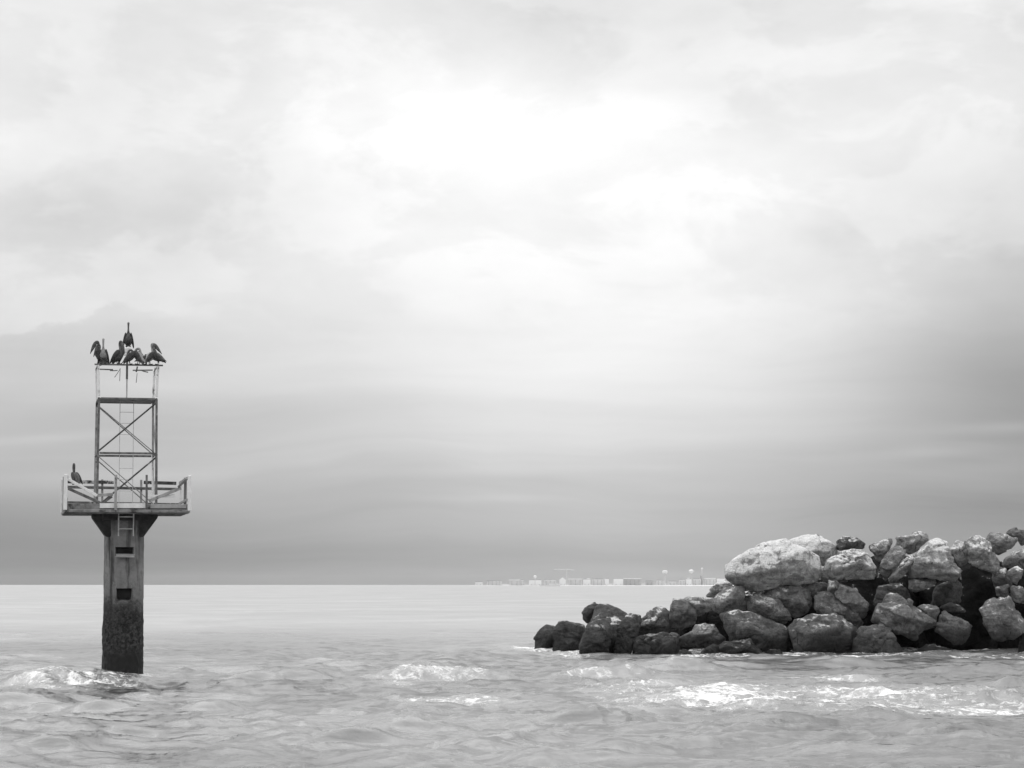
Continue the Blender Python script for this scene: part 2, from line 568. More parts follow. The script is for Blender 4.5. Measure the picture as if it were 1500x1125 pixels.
    for px, py, hw, A, dep, sl, fo in humps:
        D = dist_of(py)
        cx = (px - 750) / F_PX * D
        sx_ = hw / F_PX * D * 1.0
        u = Xg - cx
        v = Yg - D - sl * 2.2 * u - 0.5 * n_s * dep
        along = np.exp(-(u / sx_) ** 2)
        front = np.exp(-(np.abs(np.minimum(v, 0)) / (dep * 0.40)) ** 1.3)
        back = np.exp(-(np.maximum(v, 0) / (dep * 2.2)) ** 2)
        prof = front * back
        h += 1.45 * A * along * prof * (1 + 0.5 * n_s + 0.25 * n_f)
        if fo:
            crest = np.exp(-((v + 0.15 * dep) / (dep * 0.62)) ** 2)
            foam = np.maximum(foam, fo * along ** 0.6 * crest * (1 + 0.7 * n_f))
            h += 0.10 * along * crest * np.abs(n_f) * fo
    # short steep wavelets scattered over the near water
    for k in range(820):
        yy = rs.uniform(40, 128)
        xx = rs.uniform(-0.29, 0.29) * yy
        m_ = rs.uniform(0, 1)
        ln, dp_ = (0.35 + 1.1 * m_ * m_) * (0.7 + yy / 160), rs.uniform(0.12, 0.22) * (0.6 + 0.8 * m_)
        A = rs.uniform(0.05, 0.11) * (0.6 + 1.3 * m_) * (1.0 if yy < 100 else 0.5)
        sl = rs.normal(0.10, 0.16)
        i0, i1 = np.searchsorted(ys, [yy - 3.2, yy + 4.5])
        j0, j1 = np.searchsorted(s, [(xx - 3.2 * ln) / yy, (xx + 3.2 * ln) / yy])
        if i1 <= i0 or j1 <= j0:
            continue
        u = Xg[i0:i1, j0:j1] - xx
        v = Yg[i0:i1, j0:j1] - yy - sl * u + 0.12 * u * u / ln - 0.25 * n_s[i0:i1, j0:j1]
        al = np.exp(-(np.abs(u) / ln) ** 2.4)
        pr = np.where(v < 0, np.exp(-(np.abs(v) / dp_) ** 1.15), np.exp(-(v / (3.2 * dp_)) ** 2))
        h[i0:i1, j0:j1] += A * al * pr
        if m_ > 2:
            foam[i0:i1, j0:j1] = np.maximum(foam[i0:i1, j0:j1], 0.42 * al * np.exp(-((v + 0.1) / (dp_ * 0.7)) ** 2))
    #          px    py   half w  half h (px)  strength
    patches = [(1040, 1014, 220, 22, 0.44), (1280, 1020, 300, 22, 0.38), (690, 1026, 130, 9, 0.34),
               (1215, 990, 90, 5, 0.42), (1440, 1036, 80, 6, 0.50), (115, 1003, 110, 12, 0.38),
               (210, 1086, 70, 6, 0.22), (815, 948, 55, 4, 0.80), (200, 990, 30, 4, 0.40),
               (840, 957, 60, 3, 0.36), (250, 1020, 120, 14, 0.20), (930, 1040, 90, 8, 0.30),
               (1150, 960, 260, 2.6, 0.40), (1400, 960, 160, 3, 0.34), (560, 1003, 80, 6, 0.25),
               (40, 1050, 80, 12, 0.15)]
    for px, py, hw, hh, st in patches:
        D = dist_of(py)
        ry = (dist_of(py - hh) - dist_of(py + hh)) / 2
        u = (Xg - (px - 750) / F_PX * D) / (hw / F_PX * D)
        v = (Yg - D) / ry
        foam = np.maximum(foam, st * np.exp(-(u * u + v * v) ** 1.3) * (1 + 0.6 * n_s))
    foam = np.maximum(foam, 0.10 * np.clip(n_s + 0.05, 0, 1) * np.clip((125 - Yg) / 30, 0, 1))
    # thin broken crests
    foam = np.maximum(foam, 0.22 * np.clip((crest - 0.88) / 0.12, 0, 1) * np.clip((grp - 0.75) / 0.5, 0, 1) * np.clip((118 - Yg) / 25, 0, 1))
    # wash round the stones and the column foot, found from where they cut the water
    cs, x0_, y0_ = 0.2, -2.0, 104.0
    G = np.zeros((190, 190))
    for w_ in WATERLINE:
        ii = ((w_[:, 1] - y0_) / cs).astype(int)
        jj = ((w_[:, 0] - x0_) / cs).astype(int)
        ok = (ii >= 0) & (ii < 190) & (jj >= 0) & (jj < 190)
        G[ii[ok], jj[ok]] = 1
    D_ = np.zeros_like(G)
    for di in range(-9, 10):
        for dj in range(-6, 7):
            wv = math.exp(-(di * di / 26.0 + dj * dj / 9.0))
            D_ = np.maximum(D_, wv * np.roll(np.roll(G, di, 0), dj, 1))
    ii = np.clip(((Yg - y0_) / cs).astype(int), 0, 189)
    jj = np.clip(((Xg - x0_) / cs).astype(int), 0, 189)
    inb = (Yg > y0_) & (Yg < y0_ + 37.8) & (Xg > x0_) & (Xg < x0_ + 37.8)
    prox = np.where(inb, D_[ii, jj], 0)
    foam = np.maximum(foam, prox * (0.42 + 0.8 * n_s))
    h += prox * (0.10 * n_f + 0.16 * np.abs(n_s))
    dc = np.hypot(Xg - COLUMN_XY[0], (Yg - COLUMN_XY[1]) * 0.8)
    ringf = np.exp(-((dc - 0.9) / 0.7) ** 2)
    foam = np.maximum(foam, ringf * (0.44 + 0.9 * n_s))
    h += ringf * 0.12 * n_f
    foam = np.clip(foam, 0, 1)
    P[..., 2] = h - 0.12
    nr, nc = Xg.shape
    idx = np.arange(nr * nc).reshape(nr, nc)
    f = np.stack([idx[:-1, :-1], idx[:-1, 1:], idx[1:, 1:], idx[1:, :-1]], -1).reshape(-1, 4)
    me = np_mesh('sea', P.reshape(-1, 3), f)
    a = me.attributes.new('foam', 'FLOAT', 'POINT')
    a.data.foreach_set('value', foam.astype(np.float32).ravel())
    o = link('sea', me, WATER)
    tag(o, kind='structure')
    return o


# seabed, below everything
sb = np_mesh('seabed', np.array([(-60000, -2000, -9), (60000, -2000, -9), (60000, 20000, -9), (-60000, 20000, -9)]), np.array([(0, 1, 2, 3)]), False)
SAND, _q, _b = principled('wet_sand', 0.9)
_b.inputs['Base Color'].default_value = (0.2, 0.2, 0.2, 1)
tag(link('seabed', sb, SAND), kind='structure')

# ------------------------------------------------------------------ the boulders of the jetty
REG = {0: (770, 820, 5.0), 1: (840, 780, 5.92), 2: (1020, 770, 5.624), 3: (1180, 770, 5.622), 4: (1330, 770, 5.624), 5: (0, 0, 1.0)}
_ico = {}
WATERLINE = []


def ico(level):
    if level not in _ico:
        bm = bmesh.new()
        bmesh.ops.create_icosphere(bm, subdivisions=level, radius=1.0)
        _ico[level] = (np.array([v.co[:] for v in bm.verts]), np.array([[v.index for v in f.verts] for f in bm.faces]))
        bm.free()
    return _ico[level]


def hull2d(pts):
    pts = sorted(map(tuple, pts))

    def half(ps):
        r = []
        for p in ps:
            while len(r) > 1 and (r[-1][0] - r[-2][0]) * (p[1] - r[-2][1]) - (r[-1][1] - r[-2][1]) * (p[0] - r[-2][0]) <= 0:
                r.pop()
            r.append(p)
        return r
    return half(pts)[:-1] + half(pts[::-1])[:-1]


def boulder(label, reg, outline, depth, tone, cover=0.0, seed=0, facets=(), thick=0.8, rough=1.0, name='boulder', p=15, sink=0.0):
    """a faceted stone: its outline in the photograph, set at its own distance with its own thickness"""
    ox, oy, s = REG[reg]
    Yd = 117.5 + depth
    w3 = [at(ox + x / s, oy + y / s, Yd) for x, y in outline]
    pts = np.array([(v.x, v.z) for v in w3])
    if sink:
        zmin = pts[:, 1].min()
        low_pts = pts[pts[:, 1] < zmin + 0.5]
        pts = np.concatenate([pts, low_pts - np.array([0, sink])])
    c = (pts.min(0) + pts.max(0)) / 2
    size = float(np.sqrt(np.prod(pts.max(0) - pts.min(0))))
    rs = np.random.RandomState(seed * 7 + 11)
    # polar radius of the outline about its centre (slightly grown so that stones touch)
    ang_s = np.linspace(-math.pi, math.pi, 721)
    rho = np.zeros_like(ang_s)
    rel = pts - c
    k = len(rel)
    if sink:
        rel = np.array(hull2d(rel))
        k = len(rel)
    dv = np.stack([np.cos(ang_s), np.sin(ang_s)], -1)
    for i in range(k):
        A_, B_ = rel[i], rel[(i + 1) % k]
        e = B_ - A_
        den = dv[:, 0] * e[1] - dv[:, 1] * e[0]
        den = np.where(np.abs(den) < 1e-9, 1e-9, den)
        tt = (A_[0] * e[1] - A_[1] * e[0]) / den
        uu = (A_[0] * dv[:, 1] - A_[1] * dv[:, 0]) / den
        ok = (uu >= -1e-6) & (uu <= 1 + 1e-6) & (tt > 0)
        rho = np.where(ok, np.maximum(rho, tt), rho)
    rho[rho <= 0] = size * 0.3
    ker = np.exp(-np.linspace(-3.2, 3.2, 17) ** 2)
    ker /= ker.sum()
    rho = np.convolve(np.concatenate([rho[-9:-1], rho, rho[1:9]]), ker, 'valid') * 1.03
    t = thick * size * 0.55
    dirs, faces = ico(5 if size > 1.5 else 4)
    phi = np.arctan2(dirs[:, 2], dirs[:, 0])
    rr = np.interp(phi, ang_s, rho)
    sp = np.hypot(dirs[:, 0], dirs[:, 2])
    pe = 7.0
    r = ((sp / rr) ** pe + (np.abs(dirs[:, 1]) / t) ** pe) ** (-1 / pe)
    body0 = dirs * r[:, None]
    # flat broken faces
    N, H = [], []
    for i in range(12):
        front = i < 8
        th_ = R(rs.uniform(18, 68)) if front else R(rs.uniform(10, 60))
        ps_ = (i * 2.4 + rs.uniform(-0.5, 0.5)) if front else rs.uniform(0, 6.28)
        v = np.array([math.sin(th_) * math.cos(ps_), -math.cos(th_) if front else math.cos(th_), math.sin(th_) * math.sin(ps_)])
        N.append(v)
        H.append(float((body0 @ v).max()) * rs.uniform(0.54, 0.78))
    for v, k_ in ((np.array([rs.normal(0, 0.28), -0.55, 0.82]), rs.uniform(0.60, 0.74)), (np.array([rs.normal(0, 0.30), -0.72, -0.66]), rs.uniform(0.44, 0.60)),
                  (np.array([rs.choice([-1, 1]) * rs.uniform(0.4, 0.75), -0.7, rs.uniform(-0.1, 0.35)]), rs.uniform(0.58, 0.72))):
        v = v / np.linalg.norm(v)
        N.append(v)
        H.append(float((body0 @ v).max()) * k_)
    for fx, fy, fz, fd in facets:
        v = np.array([fx, fy, fz], float)
        v /= np.linalg.norm(v)
        N.append(v)
        H.append(float((body0 @ v).max()) * (0.42 + 0.5 * fd))
    N, H = np.array(N), np.array(H)
    q = np.maximum(dirs @ N.T / H[None, :], 1e-6)
    r = 1.0 / (((np.concatenate([(1 / r)[:, None], q], 1) / q.max()) ** 60).sum(1) ** (1.0 / 60) * q.max())
    co = dirs * r[:, None]
    so = rs.uniform(0, 50, 3)
    q1 = co / size
    # weathered relief: broad dents, ledges along a tilted bedding, small chips
    rn = np.linalg.norm(co, axis=1)
    d1 = fbm(q1 * 2.2 + so, 3) * 0.035
    d2 = fbm(q1 * 6.0 + so + 9, 5, 0.62) * 0.040
    rg = np.maximum(fbm(q1 * 3.0 + so + 20, 3, 0.5, True) - 0.45, 0) * -0.10
    bed = rs.normal(size=3) * np.array([0.5, 0.5, 1.0])
    bed /= np.linalg.norm(bed)
    ph = (q1 @ bed) * rs.uniform(4, 7) + perlin(q1 * 2.5 + so) * 1.2
    saw = (ph - np.floor(ph))
    led = -0.055 * np.clip((saw - 0.75) / 0.25, 0, 1) * (perlin(q1 * 1.8 + so + 31) > -0.05)
    # broken blocks: every fracture cell stands a little proud of, or behind, its neighbours
    nc_ = 16
    sd_ = rs.normal(size=(nc_, 3)) * np.array([0.42, 0.30, 0.34])
    qw = q1 + 0.05 * np.stack([perlin(q1 * 4 + so + k_) for k_ in (3.0, 7.0, 11.0)], -1)
    cell_ = np.argmin(((qw[:, None, :] - sd_[None]) ** 2 * np.array([1.0, 0.6, 1.7])).sum(-1), 1)
    led = led + rs.uniform(-0.085, 0.045, nc_)[cell_]
    co = co * (1 + (d1 * 0.6 + d2 + rg + led) * rough * size / np.maximum(rn, 0.3 * size) * 0.75)[:, None]
    cen = Vector((float(c[0]), Yd, float(c[1])))
    wl_ = co + np.array(cen[:])
    wl_ = wl_[np.abs(wl_[:, 2] - 0.05) < 0.22]
    if len(wl_):
        WATERLINE.append(wl_)
    # origin at the foot of the stone
    zlow = float(co[:, 2].min())
    co[:, 2] -= zlow
    me = np_mesh(name, co, faces)
    o = link(name, me, ROCK, None, (cen.x, cen.y, cen.z + zlow))
    o.color = (tone, tone, tone, cover)
    tag(o, label, 'boulder', 'boulders of the rock jetty')
    return o


DK, MD, LT = 0.095, 0.19, 0.31
UPF = (0, -0.62, 0.8, 0.62)        # a broad face tipped up towards the viewer
B = boulder
# core stones deep in the heap, seen only in the gaps; near-black tone paints the gaps' shade
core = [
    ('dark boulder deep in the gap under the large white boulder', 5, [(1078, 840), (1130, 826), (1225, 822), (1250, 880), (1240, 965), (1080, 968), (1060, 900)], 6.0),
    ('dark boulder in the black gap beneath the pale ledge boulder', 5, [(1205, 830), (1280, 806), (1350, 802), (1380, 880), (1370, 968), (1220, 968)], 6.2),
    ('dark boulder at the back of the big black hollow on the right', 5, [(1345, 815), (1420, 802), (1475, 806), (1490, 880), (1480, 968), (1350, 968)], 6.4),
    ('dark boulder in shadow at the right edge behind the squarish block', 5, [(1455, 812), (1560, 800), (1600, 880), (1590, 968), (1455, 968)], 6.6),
    ('dark boulder behind the flat slab in the left half', 5, [(930, 905), (970, 896), (1040, 885), (1060, 920), (1055, 962), (925, 962)], 4.8),
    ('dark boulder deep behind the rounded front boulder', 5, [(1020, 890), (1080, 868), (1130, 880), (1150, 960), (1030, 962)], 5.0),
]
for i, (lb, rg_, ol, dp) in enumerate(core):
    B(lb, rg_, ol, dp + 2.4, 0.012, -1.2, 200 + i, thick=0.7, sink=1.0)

# --- left end
B('low dark wet lump at the far left tip of the jetty', 0, [(58, 575), (105, 515), (150, 480), (205, 485), (240, 520), (250, 612), (60, 612)], 8.5, DK, 0, 1, thick=1.2, sink=0.5)
B('dark humped boulder, second from the left tip', 0, [(200, 510), (250, 450), (300, 442), (355, 462), (425, 480), (440, 560), (420, 640), (205, 630)], 7.5, DK, 0.05, 2, [UPF], 1.1, sink=0.6)
B('small dark knob on the upper left of the big dark boulder', 1, [(65, 705), (95, 650), (190, 601), (240, 620), (200, 740), (115, 800), (75, 765)], 3.6, DK, 0, 3, thick=1.2)
B('big dark boulder standing at the left end of the jetty', 1, [(130, 760), (190, 606), (290, 598), (385, 630), (470, 688), (510, 740), (500, 900), (440, 1040), (330, 1060), (200, 1000)], 2.4, DK * 1.15, 0.08, 4, [(-0.5, -0.7, 0.35, 0.62), (0.55, -0.75, 0.1, 0.62)], 0.95, sink=0.6)
B('dark blocky boulder at the waterline in front of the big left one', 1, [(110, 800), (190, 745), (300, 765), (350, 830), (325, 900), (292, 960), (290, 1052), (100, 1058), (60, 980), (85, 880)], 0.9, DK, 0, 5, [(-0.2, -0.9, 0.4, 0.6)], 0.8, sink=0.6)
B('dark wedge boulder leaning on the right of the big left one', 1, [(440, 740), (520, 685), (592, 700), (612, 742), (570, 815), (540, 900), (450, 1045), (340, 1050), (370, 860)], 1.6, DK, 0.02, 6, [(0.3, -0.7, 0.6, 0.55)], 0.8, sink=0.6)
B('speckled sloping boulder left of the upright block', 1, [(585, 765), (690, 650), (740, 622), (800, 635), (845, 690), (852, 790), (830, 900), (700, 910), (540, 905)], 2.9, MD * 0.9, 0.20, 7, [(-0.35, -0.75, 0.5, 0.6)], 0.9)
B('upright squarish grey block with a pointed top left corner', 1, [(855, 558), (960, 580), (1032, 620), (1075, 720), (1052, 790), (950, 838), (850, 832), (830, 760), (838, 660)], 2.4, MD * 0.95, 0.02, 8, [(0.05, -0.98, 0.2, 0.62)], 0.85)
B('flat dark slab with a pale rim near the waterline', 1, [(508, 930), (600, 890), (760, 874), (832, 880), (850, 930), (800, 1010), (770, 1068), (560, 1068), (520, 1000)], 1.2, DK * 0.9, 0.05, 9, [(0, -0.45, 0.9, 0.55)], 1.3, sink=0.5)
B('small dark rounded boulder beside the flat slab', 1, [(700, 970), (760, 906), (850, 896), (920, 912), (926, 985), (895, 1070), (715, 1070)], 0.5, DK, 0.0, 10, sink=0.5)
B('small grey stone wedged above the rounded dark one', 1, [(812, 892), (850, 864), (900, 867), (928, 900), (922, 945), (830, 940)], 1.2, MD, 0.05, 11)
B('broad grey boulder with a domed left shoulder near the water', 1, [(918, 905), (1020, 850), (1050, 795), (1150, 781), (1230, 800), (1262, 870), (1332, 930), (1300, 985), (1180, 1015), (1110, 1025), (1000, 1000), (918, 990)], 1.0, MD * 1.1, 0.05, 12, [(-0.15, -0.75, 0.62, 0.6)], 0.8)
B('tiny dark stone at the waterline under the broad grey boulder', 1, [(895, 1045), (950, 1010), (1020, 1030), (1055, 1075), (900, 1078)], 0.2, DK * 0.8, 0, 13, sink=0.4)
B('little dark stone standing in the water left of the split one', 1, [(1085, 1070), (1140, 1000), (1200, 970), (1262, 980), (1300, 1072), (1090, 1078)], -0.2, DK * 0.8, 0, 14, sink=0.4)
B('low split boulder with a pale top at the waterline', 2, [(195, 985), (260, 950), (380, 940), (452, 924), (505, 985), (565, 1065), (400, 1078), (185, 1078)], -0.3, DK, 0.08, 15, [(-0.1, -0.45, 0.85, 0.5)], 0.9, sink=0.4)
B('smallest wet stone in the water below the white-scuffed boulder', 2, [(565, 1055), (600, 1014), (690, 1018), (718, 1058), (580, 1072)], -0.1, DK * 0.7, 0, 16, sink=0.4)
B('long pale boulder lying above the broad grey one', 2, [(-122, 640), (-75, 592), (0, 587), (140, 594), (190, 640), (160, 695), (20, 735), (-60, 762), (-108, 720)], 2.8, LT * 0.75, 0.16, 17, [(-0.1, -0.62, 0.75, 0.55)], 0.9)
B('pale boulder with a pale crown below the left end of the white one', 2, [(140, 600), (200, 545), (260, 500), (385, 496), (408, 552), (398, 610), (430, 695), (200, 728), (130, 690)], 2.2, LT * 0.8, 0.22, 18, [(-0.3, -0.6, 0.75, 0.55)], 0.9)
B('pale speckled boulder behind, left of the large white one', 2, [(72, 575), (120, 510), (190, 460), (262, 448), (310, 480), (310, 580), (150, 610), (80, 592)], 5.0, LT * 1.1, 0.42, 19)
# --- middle, front row
B('broad dark boulder with a pale crown at the waterline', 2, [(163, 830), (188, 742), (250, 714), (440, 699), (560, 738), (690, 800), (800, 855), (835, 910), (820, 1025), (560, 1045), (480, 980), (250, 950), (185, 895)], 0.9, MD * 0.72, 0.10, 20, [(-0.1, -0.5, 0.85, 0.62), (0.45, -0.8, -0.1, 0.66)], 0.85, sink=0.5)
B('grey slanted boulder wedged behind the broad dark one', 2, [(385, 615), (430, 578), (520, 556), (605, 556), (695, 620), (745, 700), (790, 792), (745, 840), (560, 770), (420, 710)], 2.0, MD * 1.15, 0.10, 21, [(-0.2, -0.8, 0.5, 0.5)], 0.8)
B('grey dome-shaped boulder under the dark face of the white one', 2, [(508, 565), (560, 510), (650, 477), (762, 477), (855, 505), (945, 560), (955, 650), (922, 710), (820, 765), (760, 730)], 2.4, MD * 1.05, 0.12, 22, [(0.1, -0.85, 0.45, 0.55)], 0.8)
B('small rough grey stone right of the dome-shaped one', 2, [(850, 515), (900, 480), (970, 454), (1062, 463), (1118, 500), (1110, 590), (1000, 600), (900, 570)], 2.6, MD * 1.25, 0.16, 23)
B('dark boulder with white scuffs on its crown at the waterline', 2, [(768, 845), (850, 750), (950, 690), (1040, 674), (1125, 680), (1245, 740), (1335, 820), (1345, 900), (1310, 1030), (1000, 1035), (860, 1020), (785, 940)], 0.4, MD * 0.85, 0.16, 24, [(-0.35, -0.62, 0.7, 0.6), (0.5, -0.75, 0.2, 0.62)], 0.8, sink=0.5)
B('long grey boulder with a bright edge above the white-scuffed one', 2, [(935, 575), (1000, 547), (1082, 549), (1205, 610), (1305, 700), (1378, 805), (1335, 850), (1200, 800), (1050, 740), (950, 680)], 1.7, MD * 0.95, 0.12, 25, [(0.1, -0.8, 0.5, 0.5)], 0.8)
# --- the large white boulder and the stones along the crest
B('largest boulder, white topped with a dark underside, on the crest', 2, [(247, 372), (264, 310), (380, 238), (520, 168), (620, 128), (735, 108), (810, 150), (905, 195), (1005, 258), (1030, 340), (1012, 425), (960, 465), (850, 505), (700, 500), (520, 540), (420, 540), (330, 500), (268, 470)], 2.3, 0.42, 0.56, 26, [(-0.28, -0.55, 0.80, 0.50), (0.30, -0.85, -0.42, 0.50), (-0.30, -0.8, -0.55, 0.58)], 0.9, 0.8)
B('smooth white boulder on the crest behind the largest one', 2, [(750, 120), (840, 94), (920, 71), (1005, 81), (1095, 120), (1155, 170), (1195, 240), (1140, 310), (1040, 330), (900, 270), (780, 190)], 4.6, 0.6, 0.75, 27, [(0, -0.6, 0.8, 0.6)], 0.9, 0.7)
B('small dark rugged stone perched on the crest beside the white boulders', 3, [(250, 122), (280, 84), (345, 88), (412, 104), (475, 140), (505, 172), (462, 198), (330, 220), (288, 220), (256, 182)], 4.2, MD * 0.75, 0.22, 28, rough=1.5)
B('pale boulder with an undercut ledge, right of the largest one', 3, [(170, 305), (200, 250), (300, 213), (400, 194), (505, 204), (572, 250), (605, 310), (620, 392), (592, 455), (400, 466), (260, 460), (135, 470), (108, 405), (138, 362)], 2.0, LT * 1.15, 0.26, 29, [(0, -0.35, 0.95, 0.56), (0.1, -0.95, -0.15, 0.66)], 0.9)
B('grey leaning boulder below the ledge boulder', 3, [(235, 575), (288, 478), (362, 483), (435, 540), (525, 640), (530, 700), (505, 790), (430, 760), (335, 670)], 1.5, MD * 1.2, 0.14, 30, [(-0.3, -0.7, 0.6, 0.55)], 0.8)
B('narrow rough stone left of the leaning grey boulder', 3, [(175, 570), (185, 440), (272, 428), (290, 475), (240, 580)], 1.8, MD * 1.3, 0.2, 31)
B('pale wedge on the crest right of the perched dark stone', 3, [(498, 175), (560, 153), (640, 104), (702, 93), (745, 110), (700, 190), (630, 290), (600, 320), (555, 240)], 4.0, LT * 0.9, 0.16, 32)
B('tilted pale slab leaning left, below the crest wedge', 3, [(598, 340), (690, 208), (760, 148), (805, 150), (835, 215), (805, 300), (705, 410), (645, 480), (608, 450)], 2.3, LT * 0.75, 0.08, 33, [(-0.4, -0.75, 0.45, 0.5)], 0.7)
B('narrow tilted grey slab right of the pale slab', 3, [(685, 440), (780, 300), (862, 228), (895, 238), (910, 312), (835, 405), (745, 478), (700, 470)], 1.9, MD * 1.35, 0.06, 34, thick=0.7)
B('pale lumpy boulder forming a peak of the crest', 3, [(695, 160), (740, 94), (868, 84), (885, 58), (932, 41), (1005, 70), (1018, 115), (940, 210), (862, 240), (800, 210)], 3.4, LT, 0.22, 35, [(-0.1, -0.6, 0.75, 0.55)], 0.9)
# --- right
B('wide white slab-topped boulder with a pointed right end', 4, [(70, 220), (130, 180), (200, 119), (252, 114), (322, 130), (350, 200), (385, 290), (448, 370), (438, 425), (402, 465), (240, 430), (60, 440), (-10, 430), (20, 370)], 1.9, 0.36, 0.34, 36, [(0.05, -0.5, 0.85, 0.5), (0.2, -0.9, -0.35, 0.6)], 0.9)
B('smooth grey-white boulder between two white ones on the crest', 4, [(318, 142), (360, 119), (462, 116), (548, 150), (560, 225), (505, 305), (432, 338), (368, 265), (328, 205)], 2.8, LT, 0.12, 37, [(-0.1, -0.85, 0.45, 0.55)], 0.8, 0.7)
B('tall white boulder slumping to the right on the crest', 4, [(455, 112), (530, 68), (592, 73), (655, 110), (688, 170), (700, 225), (745, 290), (756, 342), (732, 396), (660, 370), (580, 345), (510, 305)], 2.4, 0.36, 0.34, 38, [(-0.1, -0.6, 0.75, 0.55), (0.1, -0.8, -0.5, 0.6)], 0.9)
B('pale egg-shaped boulder on the crest near the right edge', 4, [(625, 98), (680, 53), (742, 58), (802, 78), (902, 93), (940, 130), (905, 185), (820, 200), (760, 242), (705, 226), (680, 165)], 4.0, LT * 0.9, 0.14, 39)
B('topmost pale stone at the right edge of the picture', 4, [(798, 62), (840, 24), (892, 14), (965, 45), (1010, 80), (1000, 145), (940, 170), (900, 110)], 5.2, LT * 0.9, 0.14, 40)
B('pale oblong boulder cut by the right edge, below the topmost stone', 4, [(785, 275), (850, 213), (950, 178), (1030, 168), (1080, 220), (1075, 330), (940, 350), (800, 345), (780, 305)], 2.8, LT * 0.9, 0.14, 41, [(0, -0.6, 0.8, 0.6)])
B('small pale rounded knob near the right edge', 4, [(822, 382), (860, 343), (912, 330), (950, 360), (945, 415), (902, 490), (860, 470), (828, 415)], 1.6, LT * 0.8, 0.25, 42)
B('grey boulder below the slumping white one, left of the knob', 4, [(700, 380), (750, 330), (800, 350), (858, 400), (860, 510), (715, 520), (695, 445)], 2.6, MD, 0.1, 43)
B('small grey stone under the pale knob at the right edge', 4, [(838, 505), (870, 478), (945, 508), (1000, 555), (990, 650), (880, 630), (846, 580)], 2.0, MD * 1.2, 0.18, 44)
B('small shaded stone above the squarish block', 4, [(705, 510), (832, 478), (850, 565), (800, 600), (715, 580)], 2.2, MD * 0.9, 0.08, 45)
B('squarish grey block jutting out above the water on the right', 4, [(588, 692), (640, 620), (700, 579), (802, 574), (865, 600), (935, 660), (966, 800), (945, 870), (870, 935), (780, 980), (715, 945), (635, 815)], 0.3, MD * 1.05, 0.12, 46, [(-0.15, -0.6, 0.75, 0.60), (-0.6, -0.6, -0.5, 0.62), (0.2, -0.95, 0.0, 0.66)], 0.85)
B('dark wet stone at the waterline on the right edge', 4, [(925, 890), (990, 840), (1060, 870), (1060, 1045), (900, 1045)], 0.8, DK * 0.8, 0.0, 47, sink=0.6)
B('large pyramid-shaped grey boulder with a pale peak', 3, [(548, 795), (600, 690), (660, 558), (702, 538), (762, 544), (835, 600), (955, 690), (1075, 795), (1082, 850), (1000, 885), (900, 945), (850, 950), (715, 865), (640, 820)], 0.5, MD * 1.1, 0.12, 48, [(-0.55, -0.7, 0.35, 0.5), (0.35, -0.7, 0.6, 0.5), (0.1, -0.75, -0.6, 0.6)], 0.85)
B('low dark block at the waterline left of the pyramid boulder', 3, [(408, 835), (560, 804), (642, 794), (702, 830), (745, 905), (795, 1015), (825, 1055), (500, 1060), (380, 1060), (398, 890)], -0.1, MD * 0.85, 0.05, 49, [(0.0, -0.85, 0.5, 0.6)], 0.8, sink=0.5)
B('jagged grey boulder pointing right beside the pyramid one', 4, [(230, 710), (310, 683), (362, 740), (442, 770), (545, 830), (525, 885), (465, 1000), (380, 985), (235, 870)], 0.6, MD, 0.10, 50, [(-0.1, -0.75, 0.55, 0.55)], 0.8)
B('small grey stone tucked above the jagged boulder', 4, [(65, 675), (120, 648), (250, 658), (268, 725), (230, 800), (110, 750)], 1.1, MD * 1.1, 0.05, 51)
B('grey stone shelf under the wide white slab boulder', 4, [(-10, 455), (60, 438), (225, 438), (250, 475), (150, 525), (30, 560), (0, 520)], 2.3, MD * 1.35, 0.12, 52, [(0, -0.5, 0.85, 0.5)])
B('dark blocky boulder in the shade of the wide white slab', 4, [(200, 500), (330, 440), (462, 438), (470, 565), (435, 630), (350, 650), (200, 660)], 3.2, DK * 1.1, 0.02, 53)
B('thin flat dark stone in the hollow below the shaded block', 4, [(262, 668), (350, 634), (432, 658), (488, 692), (462, 716), (300, 712)], 2.0, DK, 0.0, 54)
B('low dark wet ridge stone awash under the jagged boulder', 4, [(70, 1040), (150, 984), (260, 978), (352, 1008), (408, 1052), (80, 1060)], -0.2, DK * 0.7, 0.0, 55, sink=0.5)
B('shaded boulder behind the pyramid peak', 3, [(560, 640), (600, 500), (780, 468), (868, 560), (880, 680), (760, 700), (600, 720)], 3.2, MD * 0.7, 0.02, 56)

# ------------------------------------------------------------------ the light tower on its concrete column
T_Y = 89.5
_base = at(179.5, 985, T_Y)
TW = empty('light_tower', (_base.x, T_Y, 0.0), 0.203)
tag(TW, 'weathered steel light tower with railed platform on a round concrete column', 'light tower')
PPM = F_PX / (T_Y / math.cos(0)) * 1.0 / 1.003


def tz(py):
    return at(181, py, T_Y).z


def tx(px, py=700):
    """local x of a pixel column on the tower's own axis plane (allowing for the lens's lean of verticals)"""
    c = at(px, py, T_Y)
    return (c.x - _base.x) * 1.012


def bar_mesh(name, a, b, w, d=None, roll=0.0, bev=0.0):
    """a square-edged steel or timber bar from a to b"""
    d = d or w
    a, b = Vector(a), Vector(b)
    L_ = (b - a).length
    bm = bmesh.new()
    bmesh.ops.create_cube(bm, size=1)
    for v in bm.verts:
        v.co = Vector((v.co.x * w, v.co.y * d, v.co.z * L_))
    if bev:
        bmesh.ops.bevel(bm, geom=bm.edges[:], offset=bev, segments=1, affect='EDGES')
    me = bpy.data.meshes.new(name)
    dirv = (b - a).normalized()
    M = dirv.to_track_quat('Z', 'Y').to_matrix().to_4x4() @ Matrix.Rotation(roll, 4, 'Z')
    M.translation = (a + b) / 2
    bm.transform(M)
    bm.to_mesh(me)
    bm.free()
    return me


